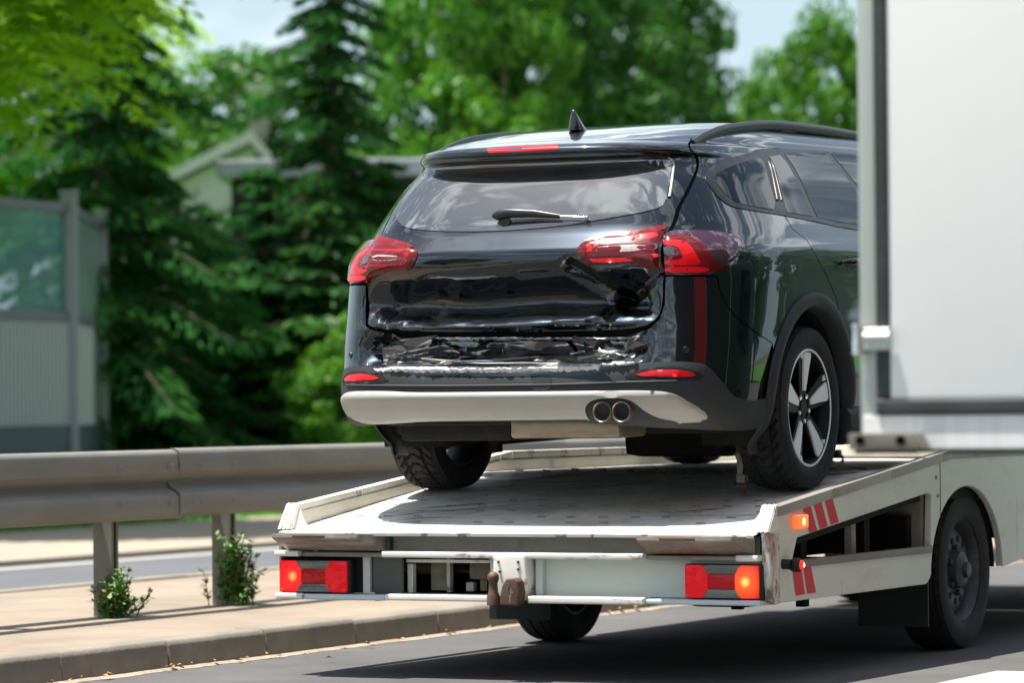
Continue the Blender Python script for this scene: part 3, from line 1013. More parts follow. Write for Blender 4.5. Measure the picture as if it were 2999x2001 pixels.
bump_L = [(-.044, .505), (-.341, .510), (-.568, .519), (-.685, .536), (-.73, .556), (-.752, .62), (-.752, .722), (-.86, .724)] + [(-t, v) for t, v in bump_up[::-1]] \
    + [(-1.30, .40), (-1.262, .30)] + [(-t, v - .012) for t, v in clad_line[::-1]]
bl = bump_R + bump_L + [(-.2, .342), (0, .341), (.2, .341)]
panel('rear_bumper', bl, M_paint, car, h=.03, soft=0, fine=(.0095, (-.66, .64, .33, .53)), gap=.002, lip=.02)
# ---- the crushed skin between tailgate and cladding is scuffed plastic, its colour lightened to carry sky highlights
crush = [(-.66, .480), (-.60, .503), (-.45, .511), (-.1, .508), (.3, .501), (.55, .500), (.62, .478), (.60, .40), (.50, .375), (.40, .360), (.2, .352), (-.3, .354), (-.52, .362), (-.62, .40)]
panel('crushed_skin', crush, M_paint_d, car, off=.003, h=.0095, soft=2, gap=0, lip=.004, step=.01)
def torn(name, pts, w, seed, m=M_torn, off=.006, parent=car, jag=.6):
    """a jagged strip of torn plastic standing off the bumper"""
    r = random.Random(seed)
    P = [(float(aof(np.float64(t))), v) for t, v in pts]
    P = resample(P + P[::-1][1:-1], .012)[:]
    P = P[:len(P) // 2 + 1]
    vs_, fs = [], []
    for i, p in enumerate(P):
        wj = w * (1 - jag * r.random()) * (0 if i in (0, len(P) - 1) else 1)
        for (d, o) in ((0, off * .3), (wj * .5, off * (1 + r.random())), (wj, off * .2)):
            q, _ = S(tof(np.float64(p[0])), np.float64(p[1] - d + r.uniform(-.002, .002)), o)
            vs_.append(tuple(q))
    for i in range(len(P) - 1):
        a = i * 3
        fs += [(a, a + 3, a + 4, a + 1), (a + 1, a + 4, a + 5, a + 2)]
    return pydata(name, vs_, fs, m, parent)
torn('torn_edge', [(-.56, .506), (-.45, .513), (-.232, .512), (.085, .506), (.39, .502), (.62, .498)], .016, 1, off=.014)
torn('torn_edge', [(-.65, .380), (-.55, .386), (-.3, .384), (0, .382), (.25, .380), (.46, .384)], .026, 2, off=.010, jag=.35)
torn('torn_edge', [(.46, .386), (.56, .388), (.62, .396)], .012, 12, off=.012, jag=.5)
torn('torn_edge', [(-.66, .40), (-.55, .43), (-.40, .455), (-.3, .46)], .006, 3)
torn('torn_edge', [(.28, .44), (.36, .455), (.45, .452), (.56, .43)], .008, 4)
torn('torn_edge', [(-.38, .425), (-.2, .415), (.0, .40), (.12, .392)], .004, 5)
torn('torn_edge', [(.20, .385), (.34, .390), (.48, .385)], .006, 6)
wire = MB()
def onS(t, v, off): return Vector(S(np.float64(t), np.float64(v), off)[0])
wire.tube([onS(-.42, .425, .02), onS(-.3, .415, .03), onS(-.1, .40, .028), onS(.12, .39, .02)], .004, n=6)
wire.tube([onS(.0, .39, .02), onS(.1, .40, .03), onS(.25, .385, .02), onS(.42, .378, .02)], .0025, n=6)
wire.build('bent_strip', M_steel, car, smooth=40)

# ---- loose shards of the broken bumper skin
def shard(t, v, w, h, ang, tilt, m, seed):
    r = random.Random(seed)
    c = onS(t, v, .012); n_ = Vector(S(np.float64(t), np.float64(v), 0, False)[1])
    X = Vector((1, 0, 0)); Z = Vector((0, 0, 1))
    ca, sa = math.cos(ang), math.sin(ang)
    ring = []
    for (a, b) in ((-.5, -.2), (-.3, -.5), (.1, -.32), (.5, -.42), (.42, .05), (.5, .38), (.1, .5), (-.15, .28), (-.45, .42)):
        a, b = a + r.uniform(-.1, .1), b + r.uniform(-.1, .1)
        u, q = a * w * ca - b * h * sa, a * w * sa + b * h * ca
        ring.append(c + X * u + Z * q + n_ * (tilt * b * h * 1.2 + .012 * abs(a) + r.uniform(-.003, .003)))
    mid = c + n_ * (.014 + r.uniform(0, .012))
    vs_ = [tuple(p) for p in ring] + [tuple(mid)] + [tuple(p - n_ * .003) for p in ring] + [tuple(mid - n_ * .003)]
    k = len(ring); fs = []
    for i in range(k):
        j = (i + 1) % k
        fs += [(i, j, k), (j + k + 1, i + k + 1, 2 * k + 1), (i, i + k + 1, j + k + 1, j)]
    return pydata('bumper_shard', vs_, fs, m, car)
_r = random.Random(21)
for i, (t, v, w, h, a, tl) in enumerate([(-.50, .455, .26, .085, .22, .5), (-.20, .445, .34, .055, -.06, .7), (.12, .45, .36, .075, .06, .6),
        (.40, .457, .26, .085, -.25, .5), (.55, .445, .16, .07, .5, .3), (-.03, .405, .40, .035, .03, 1.0), (.36, .405, .22, .035, .08, 1.0)]):
    shard(t, v, w, h, a, tl, (M_paint_d, M_paint)[i % 2], 50 + i)
for i, (t, v, w, h, a) in enumerate([(.38, .462, .06, .018, .3), (.455, .44, .045, .022, -.5), (-.45, .475, .07, .012, .1), (.5, .475, .07, .014, -.1)]):
    shard(t, v, w, h, a, .4, M_torn, 80 + i)

# ---- cladding: lower bumper, wheel arch extensions
skT = [(.966, .1802), (.932, .2034), (.871, .2292), (.82, .2601), (.757, .2749), (.647, .281), (.44, .281), (0, .2815), (-.478, .2827), (-.551, .290), (-.734, .2933), (-.85, .287), (-.935, .272)]
skB = [(-1.00, .255), (-.99, .228), (-.95, .200), (-.88, .172), (-.75, .152), (-.684, .150), (-.427, .162), (-.146, .164), (.30, .164), (.372, .164), (.50, .150), (.66, .140), (.85, .142), (.955, .148)]
clad = [(1.32, .236)] + clad_line[::-1][0:] + [(.2, .341), (0, .341), (-.2, .341)] + [(-t, v) for t, v in clad_line] + [(-1.30, .232), (-1.315, .17), (-1.30, .13), (-1.15, .13), (-1.05, .15), (-.98, .175), (-.90, .165), (-.80, .158), (-.70, .154), (-.6, .156), (-.3, .160), (0, .160), (.3, .158), (.5, .142), (.7, .125), (.85, .118), (1.0, .105), (1.15, .095), (1.30, .10), (1.315, .17)]
panel('bumper_cladding', clad, M_clad, car, off=.004, h=.03, soft=1, gap=.002, lip=.03, puff=.004, pw=.03)
rec = [(.385, .205), (.41, .2385), (.461, .2542), (.578, .2547), (.625, .2331), (.664, .1989), (.725, .170), (.80, .160), (.826, .14), (.70, .12), (.534, .12), (.413, .14)]
panel('skid_plate', skT + skB, M_skid, car, off=.004, h=.014, soft=2, gap=0, lip=.02, puff=.007, pw=.012, holes=[chaikin(rec, 2)],
      warp=lambda P_, t_, v_: P_ - np.stack([np.zeros_like(v_), np.interp(v_, [.14, .19, .196, .245, .258, .272, .285, .30], [-.001, .0, .003, .008, .013, .012, .004, .0]), np.zeros_like(v_)], 1))
strip('cladding_ridge', [(.92, .315), (.6, .312), (.3, .306), (0, .305), (-.4, .306), (-.75, .312), (-.92, .312)], .010, M_clad, car, off=.013)
for s_ in (1, -1):
    refl = [(.605, .3361), (.654, .352), (.722, .3585), (.81, .357), (.862, .348), (.895, .330), (.78, .3285)]
    refl = [(s_ * t, v) for t, v in refl]
    hs = [(.56, .325), (.60, .350), (.68, .368), (.80, .370), (.89, .355), (.945, .318), (.80, .316)]
    panel('reflector_surround', [(s_ * t, v) for t, v in hs], M_under, car, off=.010, h=.03, soft=1, gap=0, lip=.006, puff=.002)
    panel('reflector', refl, M_refl, car, off=.0125, h=.02, soft=1, gap=0, lip=.006, puff=.003, pw=.01)
towp = panel('tow_cover', [(.145, .283), (.145, .328), (.155, .336), (.225, .336), (.235, .328), (.235, .283)], M_clad, car, off=.011, h=.03, soft=1, gap=0, lip=.006)
# exhaust recess and tips
rc = panel('exhaust_recess', rec, M_under, car, off=-.075, h=.03, soft=2, gap=-.006, lip=.0)
for xx in (.432, .514):
    e = MB()
    e.lathe([(-.10, .034), (-.04, .036), (-.004, .0385), (.0, .0395), (.002, .0385), (-.002, .0350), (-.03, .033), (-.09, .031)], 'y', 40, (xx, 0, .352), M=Matrix.Translation((0, -1.03, 0)) @ Matrix.Diagonal((1, -1, 1, 1)))
    p = e.build('exhaust_tip', M_pipe, car, smooth=50)
    b = MB(); b.lathe([(-.05, .0), (-.05, .033)], 'y', 30, (xx, 0, .352), M=Matrix.Translation((0, -1.03, 0)) @ Matrix.Diagonal((1, -1, 1, 1)))
    b.build('bore', M_under, p)
sil = MB()
sil.box(-.02, .46, -.93, -.66, .245, .335, bev=.035, seg=4)
sil.box(.36, .50, -.92, -.80, .30, .36, bev=.02)
sil.build('silencer', mat('silencer steel', (.34, .27, .19), rough=.4, metal=.7, var=.35, vscale=6, vstretch=(1, 1, 3)), car, smooth=40)

# ---- lamps
def lamp(name, parts, label=None):
    base = parts[0]
    b = panel(name, base[1], base[0], car, off=.004, h=.02, soft=0, gap=.001, lip=.018, puff=base[2], pw=.018, label=label, dmg=False)
    for nm, m_, poly, off in parts[1:]:
        panel(nm, poly, m_, b, off=off, h=.02, soft=1, gap=0, lip=.004, puff=.0015, pw=.006, dmg=False)
    return b
hR = TR['lampR_h']; bR = TR['lampR_b']
ringR_u = [(.405, .868), (.589, .889), (.703, .905), (.703, .876), (.591, .858), (.44, .848)]
ringR_c = [(.378, .842), (.40, .868), (.445, .872), (.44, .848), (.405, .835), (.425, .803), (.44, .787), (.402, .787)]
ringR_l = [(.425, .803), (.553, .803), (.703, .815), (.703, .797), (.553, .783), (.402, .786)]
topR = [(.352, .862), (.409, .893), (.587, .913), (.745, .939), (.735, .91), (.6, .893), (.42, .873)]
lamp('tailgate_lamp', [(M_lensd, hR, .012), ('upper_lens', M_lensp, topR, .0155), ('light_guide', M_band, ringR_u, .0158), ('light_guide', M_band, ringR_c, .0158), ('light_guide', M_band, ringR_l, .0158),
     ('reversing_lens', M_clear, [(.425, .8345), (.44, .8435), (.647, .847), (.649, .825), (.44, .8165)], .0158), ('smoked_strip', M_clear_d, [(.651, .847), (.701, .850), (.700, .826), (.651, .825)], .0158)])
hL = [(-.985, .895), (-.93, .922), (-.80, .918), (-.695, .9108), (-.545, .8881), (-.474, .8686), (-.447, .8457), (-.453, .8063), (-.471, .7737), (-.534, .7701), (-.64, .7666), (-.70, .754), (-.775, .7375), (-.80, .745), (-.81, .80), (-.90, .850)]
hL = [(-.79, .937), (-.72, .925), (-.60, .905), (-.50, .883), (-.455, .862), (-.442, .835), (-.452, .80), (-.475, .774), (-.55, .771), (-.64, .767), (-.71, .750), (-.748, .738), (-.752, .80), (-.765, .88)]
rLu = [(-.755, .878), (-.652, .868), (-.533, .858), (-.49, .846), (-.503, .835), (-.532, .8461), (-.643, .8519), (-.752, .858)]
rLc = [(-.484, .846), (-.482, .8187), (-.50, .7959), (-.525, .7993), (-.503, .8162), (-.503, .838)]
rLl = [(-.507, .7945), (-.619, .789), (-.748, .789), (-.750, .801), (-.62, .7990), (-.527, .801)]
lamp('tailgate_lamp', [(M_lensd, hL, .012), ('upper_lens', M_lensp, [(-.785, .932), (-.72, .922), (-.60, .902), (-.50, .880), (-.46, .86), (-.53, .866), (-.65, .874), (-.765, .885)], .0155),
     ('light_guide', M_band, rLu, .0158), ('light_guide', M_band, rLc, .0158), ('light_guide', M_band, rLl, .0158),
     ('reversing_lens', M_clear, [(-.70, .8385), (-.55, .8333), (-.535, .826), (-.55, .8147), (-.70, .8152)], .0158), ('smoked_strip', M_clear_d, [(-.752, .841), (-.703, .8385), (-.703, .8152), (-.752, .8155)], .0158)])
hook = TR['ring_Rb']
for s_ in (1, -1):
    f = lambda p: [(s_ * t, v) for t, v in p]
    bb = [(.728, .90), (.77, .913)] + bR[3:-2] + [(.728, .730)]
    t0 = [(.745, .905), (.80, .911)] + [(.928, .908), (1.046, .899), (1.12, .879), (1.163, .849), (1.086, .787), (1.02, .7595), (.955, .777), (.925, .832), (.86, .872), (.80, .885), (.73, .885)]
    lamp('body_lamp', [(M_lensd, f(bb), .010), ('tinted_lens', M_tint, f(t0), .0135),
         ('light_guide', M_band, f([(.728, .862), (.797, .865), (.85, .845), (.882, .80), (.90, .768), (.834, .763), (.728, .7695), (.728, .785), (.80, .787), (.812, .80), (.805, .822), (.785, .838), (.728, .842)]), .0142),
         ('smoked_strip', M_clear_d, f([(.728, .838), (.775, .836), (.795, .82), (.79, .805), (.728, .805)]), .0140),
         ('lower_guide', M_band, f([(.728, .760), (.878, .760), (.949, .748), (.907, .736), (.728, .739)]), .0142)])

# ---- sides
dl_up = [(t, v) for t, v in TR['dlo']][:8]
doorseam = [(1.502, .9949), (1.51, .9321), (1.583, .8804), (1.615, .8206), (1.681, .7429), (1.772, .6296), (1.795, .5946)]
vr = vz(1.415)
for s_ in (1, -1):
    f = lambda p: [(s_ * t, v) for t, v in p]
    arch = circ_tv(0, .336, .425, 175, 42, 18)
    arch_dn = circ_tv(0, .336, .425, 42, -28, 10)
    q = [(1.10, v_sp1 + .022), (1.055, v_sp0), (1.05, 1.25), (.97, 1.157), (.84, 1.022), (.805, .967), (.75, .92), (.735, .905), (.78, .915)]
    q = [(1.115, v_sp1 + .028), (1.098, v_sp0 + .035), (1.062, v_sp0 - .005), (1.052, 1.262), (.972, 1.160), (.842, 1.028), (.808, .972), (.748, .89), (.745, .85), (.80, .79), (.93, .725)] + [(t + .001, v + .0005) for t, v in bump_up[::-1]]
    archup = [(t, v) for t, v in circ_tv(0, .336, .425, 158, 33, 18)]
    quarter = q + archup + [(1.772, .6296), (1.681, .7429), (1.615, .8206), (1.583, .8804), (1.51, .9321), (1.502, .9949), (1.60, 1.33), (1.72, vr)] + [(t, vr) for t in np.linspace(1.6, 1.25, 6)]
    panel('rear_wing', f(quarter), M_paint, car, h=.028, soft=0, gap=.0015, lip=.02)
    # rear door, front door, front wing
    sill = vz(.30)
    rd = [(1.504, .9949), (1.512, .9321), (1.585, .8804), (1.617, .8206), (1.683, .7429), (1.774, .6296)] + circ_tv(0, .336, .425, 31, -4, 8) + [(1.95, sill)] + [(t, sill) for t in (2.1, 2.25)] + [(2.38, sill), (2.40, .55), (2.41, .95), (2.34, 1.3), (2.27, vr), (2.0, vr), (1.722, vr), (1.602, 1.33)]
    panel('rear_door', f(rd), M_paint, car, h=.035, soft=0, gap=.0015, lip=.02)
    fd = [(2.39, sill), (2.41, .55), (2.42, .95), (2.35, 1.3), (2.28, vr), (2.6, vr), (3.0, vr), (3.3, vr), (3.60, 1.2), (3.70, .98), (3.50, .93), (3.46, .7), (3.33, sill)]
    panel('front_door', f(fd), M_paint, car, h=.045, soft=0, gap=.0015, lip=.02)
    # window trim and glass
    v_belt = lambda t: float(np.interp(t, [1.12, 1.17, 1.31, 1.5, 1.67, 1.89, 2.08, 3.2, 3.75], [1.0568, 1.0281, 1.0122, .9949, .9774, .9494, .935, .93, .95]))
    up = [(1.055, 1.1757), (1.075, 1.1976), (1.182, 1.2486), (1.346, 1.2987), (1.50, 1.343), (1.62, 1.372), (1.80, 1.39), (2.1, 1.402), (2.5, 1.408), (3.0, 1.405), (3.3, 1.37), (3.50, 1.25), (3.68, 1.08), (3.78, .95)]
    lowl = [(3.2, .93), (2.6, .932), (2.081, .935), (1.89, .9494), (1.672, .9774), (1.502, .9949), (1.312, 1.0122), (1.172, 1.0281), (1.118, 1.0568), (1.069, 1.1231)]
    panel('window_surround', f(up + lowl), M_trim, car, off=.003, h=.03, soft=1, gap=0, lip=.006, puff=.003, pw=.012)
    qw = [(1.103, 1.1686), (1.159, 1.2029), (1.289, 1.2422), (1.432, 1.2713), (1.545, 1.305), (1.500, 1.165), (1.46, 1.0153), (1.351, 1.0242), (1.209, 1.0404), (1.158, 1.0759), (1.121, 1.1237)]
    panel('quarter_window', f(qw), M_gl, car, off=.0075, h=.03, soft=1, gap=.003, lip=.003)
    sw = [(1.625, 1.322), (1.740, 1.345), (1.728, 1.1587), (1.704, .9933), (1.609, 1.0002), (1.518, 1.008), (1.575, 1.1524)]
    panel('small_door_window', f(sw), M_gl, car, off=.0075, h=.03, soft=0, gap=.002, lip=.003)
    dw = [(1.783, 1.353), (2.05, 1.372), (2.24, 1.378), (2.30, 1.25), (2.345, 1.1), (2.35, .955), (2.116, .9526), (1.908, .9689), (1.737, .989), (1.765, 1.1685)]
    panel('door_window', f(dw), M_gl, car, off=.0075, h=.03, soft=0, gap=.003, lip=.003)
    fw = [(2.43, .955), (2.42, 1.1), (2.37, 1.25), (2.32, 1.38), (2.6, 1.385), (3.0, 1.378), (3.25, 1.34), (3.45, 1.2), (3.60, 1.05), (3.66, .965), (3.2, .95)]
    panel('door_window', f(fw), M_gl, car, off=.0075, h=.04, soft=0, gap=.003, lip=.003)
    strip('pillar_trim', f([(1.468, 1.012), (1.535, 1.165), (1.600, 1.325)]), .012, M_trim, car, off=.014)
    strip('pillar_trim', f([(1.500, 1.010), (1.560, 1.165), (1.622, 1.330)]), .008, M_trim, car, off=.013)
    # arch cladding ring
    for (c_, nm) in ((WHEEL, 'wheel_arch_trim'), (FWHEEL, 'wheel_arch_trim')):
        vs_, fs = [], []
        ns = 64
        for k in range(ns + 1):
            a = R(-28 + (236) * k / ns)
            for (r_, o_) in ((.474, -.004), (.471, .010), (.460, .016), (.435, .017), (.418, .012), (.412, -.002), (.405, -.05)):
                y, z = c_[0] + r_ * math.cos(a), c_[1] + r_ * math.sin(a)
                z = max(z, .16)
                zc = max(z, .205); tq = t_of(y, zc)
                p, n_ = S(np.float64(tq), np.float64(vz(zc)), o_, False)
                vs_.append((s_ * p[0], y, z))
        for k in range(ns):
            for j in range(6):
                a = k * 7 + j; fs.append((a, a + 1, a + 8, a + 7))
        pydata(nm, vs_, fs, M_clad, car, smooth=True)
        # inner well
        w_ = MB()
        prof = [(.40, a) for a in np.linspace(-20, 200, 28)]
        vs_ = []
        for xx in (.875, .58):
            for r_, a in prof: vs_.append((s_ * xx, c_[0] + .408 * math.cos(R(a)), c_[1] + .408 * math.sin(R(a))))
        fs = [(i, i + 1, i + 29, i + 28) for i in range(27)] + [tuple(range(28, 56))]
        pydata('wheel_well', vs_, fs, M_under, car, smooth=True)
    # sill cladding
    sl = MB()
    sl.prism([(.885, .17), (.915, .19), (.925, .24), (.922, .30), (.905, .325), (.86, .325), (.80, .17)], 'y', .39, 2.30, bev=.008)
    o = sl.build('sill_cladding', M_clad, car, smooth=40)
    if s_ < 0: o.scale = (-1, 1, 1)
    # door handle
    hb = MB()
    hy, hz = (.43, .93)
    px = float(S(np.float64(t_of(hy, hz)), np.float64(vz(hz)), 0, False)[0][0])
    hb.tube([(px - .01, hy - .10, hz), (px + .022, hy - .085, hz + .004), (px + .036, hy - .03, hz + .006), (px + .036, hy + .04, hz + .004), (px + .020, hy + .09, hz), (px - .01, hy + .10, hz - .002)], [.010, .014, .016, .016, .013, .010], n=12, squash=(.7, 1))
    o = hb.build('door_handle', M_paint, car, smooth=60)
    cb = MB(); cb.lathe([(-.002, .0), (-.002, .034), (.002, .036), (.002, .033), (-.006, 0)], 'x', 24, (px, hy - .01, hz - .002))
    o2 = cb.build('handle_cup', M_trim, car, smooth=30)
    if s_ < 0: o.scale = (-1, 1, 1); o2.scale = (-1, 1, 1)
    # roof rail
    rr = MB()
    pts = []
    for y, lift in ((-.42, -.010), (-.36, -.004), (-.26, .003), (-.05, .012), (.4, .020), (.9, .022), (1.3, .015), (1.5, .006), (1.56, -.010)):
        # height of the roof at this y, x ~ .585
        xq = .575
        ts = np.linspace(1.0, 3.4, 300); best = None
        vv2 = np.linspace(vz(1.42), vz(1.545), 160)
        TT, VV = np.meshgrid(ts, vv2); G_ = S0(TT, VV)
        d_ = (G_[..., 0] - xq) ** 2 + (G_[..., 1] - y) ** 2
        i_ = np.unravel_index(np.argmin(d_), d_.shape)
        pts.append((s_ * xq, y, float(G_[i_][2]) + lift))
    sp = []
    for i in range(len(pts) - 1):
        for j in range(6):
            u = j / 6; a_, b_, c_2, d_2 = pts[max(0, i - 1)], pts[i], pts[i + 1], pts[min(len(pts) - 1, i + 2)]
            sp.append(tuple(.5 * (2 * b_[k] + (c_2[k] - a_[k]) * u + (2 * a_[k] - 5 * b_[k] + 4 * c_2[k] - d_2[k]) * u * u + (3 * b_[k] - a_[k] - 3 * c_2[k] + d_2[k]) * u ** 3) for k in range(3)))
    sp.append(pts[-1])
    rr.tube(sp, .021, n=14, squash=(.75, 1.05))
    rr.build('roof_rail', M_trim, car, smooth=60)
# front: wings, bonnet and nose as one closed skin, windscreen
def nose_fn(a, b):
    t = 3.36 + (6.64 - 3.36) * a
    tt_ = t if t <= 5 else -(10 - t)
    v0 = vz(.24); v1 = vz(1.045)
    v = v0 + (v1 - v0) * b
    if 3.36 <= abs(tt_) < 3.72 and b > .5: pass
    return S(np.float64(tt_), np.float64(v), 0, False)[0]
vs_, fs = [], []
nu, nv = 120, 60
Pn = [[nose_fn(i / nu, j / nv) for i in range(nu + 1)] for j in range(nv + 1)]
for j in range(nv + 1):
    for i in range(nu + 1): vs_.append(tuple(Pn[j][i]))
for j in range(nv):
    for i in range(nu):
        c = Pn[j][i]
        if math.hypot(c[1] - 2.70, c[2] - .336) < .41 and abs(c[0]) > .6: continue
        a = j * (nu + 1) + i; fs.append((a, a + 1, a + nu + 2, a + nu + 1))
pydata('front_bodywork', vs_, fs, M_paint, car, smooth=True)
def ws_fn(a, b):
    t = 3.80 + (6.20 - 3.80) * a
    tt_ = t if t <= 5 else -(10 - t)
    v = vz(1.045) + (vz(1.40) - vz(1.045)) * b
    return S(np.float64(tt_), np.float64(v), -.003, False)[0]
grid_patch('windscreen', ws_fn, 40, 20, M_gl, car)

# ---- antenna fin
fin = MB()
zb_ = 1.498
vs_ = []; fs = []
rows = []
for j in range(9):
    h_ = j / 8; zc_ = zb_ + .085 * h_
    y0_ = -.335 + .015 * h_ ** 1.3; y1_ = -.20 - .115 * h_ ** .62
    w_ = .030 * (1 - h_) ** .8 + .004
    ring = []
    for k in range(16):
        a = 2 * math.pi * k / 16
        ring.append((w_ * math.sin(a), (y0_ + y1_) / 2 + (y1_ - y0_) / 2 * math.cos(a), zc_))
    rows.append(ring)
for r_ in rows: vs_ += r_
for j in range(8):
    for k in range(16):
        fs.append((j * 16 + k, j * 16 + (k + 1) % 16, (j + 1) * 16 + (k + 1) % 16, (j + 1) * 16 + k))
fs.append(tuple(range(8 * 16, 9 * 16)))
pydata('shark_fin_antenna', vs_, fs, mat('antenna plastic', (.004, .005, .006), rough=.25, coat=.6), car, smooth=True)

# ---- rear wiper
wp = MB()
W0, W1, W2, W3, W4 = onS(-.085, .994, .030), onS(-.035, 1.0, .036), onS(.106, .998, .030), onS(.237, .987, .020), onS(.371, .982, .016)
wp.tube([W0 + Vector((-.02, 0, 0)), W0, W1, (W1 + W2) / 2, W2, W3], [.008, .019, .020, .018, .016, .009], n=12, squash=(.6, 1))
wo = wp.build('wiper_arm', M_trim, car, smooth=60)
wr = MB(); wr.tube([W3, W4], .0045, n=8); wr.tube([W4 - Vector((.012, 0, 0)), W4 + Vector((.004, 0, 0))], .007, n=8)
wr.build('wiper_rod', M_chrome, wo, smooth=60)
ws = MB(); ws.lathe([(0, .026), (.012, .024), (.03, .018)], 'y', 20, tuple(onS(-.05, .99, .0) + Vector((0, -.02, 0))))
ws.build('wiper_pivot', M_trim, car, smooth=50)

# ---- parking sensors
for tq, vq in ((.835, .437), (-.85, .437)):
    p, n_ = S(np.float64(tq), np.float64(vq), .002)
    rot = Vector(n_).to_track_quat('Z', 'Y').to_matrix().to_4x4()
    sn = MB(); sn.lathe([(.0, .0), (.001, .009), (.0022, .0095), (.0022, .011), (0, .0125), (-.004, .0125)], 'z', 24, M=Matrix.Translation(Vector(p)) @ rot)
    sn.build('parking_sensor', M_trim, car, smooth=30)

# ---- underbody, axle
ub = MB()
ub.box(-.74, .74, -.55, 3.2, .25, .36, bev=.04)
ub.box(-.60, .62, -.92, -.55, .30, .40, bev=.03)
ub.box(-.55, -.05, -.86, -.60, .235, .33, bev=.03)
ub.box(-.02, .50, .15, .62, .13, .31, bev=.06)
ub.box(.50, .62, -.04, .3, .19, .30, bev=.03)
ub.build('underbody', M_under, car)
ax = MB()
ax.tube([(-.70, 0, .30), (.70, 0, .30)], .045, n=12)
for s_ in (-1, 1):
    ax.tube([(s_ * .62, 0, .28), (s_ * .50, .45, .30)], .035, n=8)
    ax.tube([(s_ * .52, -.05, .16), (s_ * .52, -.05, .50)], .03, n=10)
ax.build('rear_axle', M_under, car, smooth=40)

# ---- wheels
M_tyre = mat('tyre rubber', (.018, .018, .018), rough=.78, spec=.35, var=.25, vscale=14)
overlay(M_tyre, (.055, .05, .042), scale=9, lo=.5, hi=.8, amount=.6)
M_rimb = mat('black alloy', (.007, .008, .009), rough=.5, spec=.25)
M_rims = mat('machined alloy', (.85, .86, .85), rough=.3, metal=.0, spec=.5)
def tyre_mesh(R0, W_, Rr, tread='chevron', n=432, depth=.013):
    """ring about the x axis; outer radius R0, width W_, rim radius Rr"""
    hw = W_ / 2
    prof = []
    prof.append((-hw * .86, Rr)); prof.append((-hw * .98, Rr + (R0 - Rr) * .22)); prof.append((-hw * 1.0, Rr + (R0 - Rr) * .5)); prof.append((-hw * .97, Rr + (R0 - Rr) * .75))
    prof.append((-hw * .91, Rr + (R0 - Rr) * .90))
    m_ = 22
    for i in range(m_ + 1):
        u = -1 + 2 * i / m_
        prof.append((hw * .86 * u, R0 - .006 * abs(u) ** 3 - .006 * max(0, abs(u) - .85) / .15))
    prof += [(-a, b) for a, b in prof[:5]][::-1]
    vs_, fs = [], []
    for k in range(n):
        th = 2 * math.pi * k / n
        for (a, r_) in prof:
            rr_ = r_
            u = a / (hw * .86)
            if abs(u) <= 1.001 and r_ > Rr + (R0 - Rr) * .93:
                if tread == 'chevron':
                    ph = (th * 21 / math.pi + 2.0 * abs(u) ** 1.2) % 1.0
                    if ph < .22 and abs(u) > .08: rr_ -= depth
                    if abs(abs(u) - .45) < .04: rr_ -= depth * .8
                else:
                    ph = (th * 34 / math.pi) % 1.0
                    if abs(abs(u) - .3) < .05 or abs(abs(u) - .72) < .05: rr_ -= depth
                    if ph < .2 and abs(u) > .75: rr_ -= depth
            vs_.append((a, rr_ * math.cos(th), rr_ * math.sin(th)))
    P_ = len(prof)
    for k in range(n):
        k2 = (k + 1) % n
        for j in range(P_ - 1):
            fs.append((k * P_ + j, k * P_ + j + 1, k2 * P_ + j + 1, k2 * P_ + j))
    me = bpy.data.meshes.new('tyre'); me.from_pydata(vs_, [], fs)
    for p in me.polygons: p.use_smooth = True
    bm = bmesh.new(); bm.from_mesh(me); bmesh.ops.recalc_face_normals(bm, faces=bm.faces[:])
    for e in bm.edges:
        if len(e.link_faces) == 2 and e.calc_face_angle(0) > R(38): e.smooth = False
    bm.to_mesh(me); bm.free()
    return me
ty_me = tyre_mesh(.336, .222, .240)
ty_me.materials.append(M_tyre)
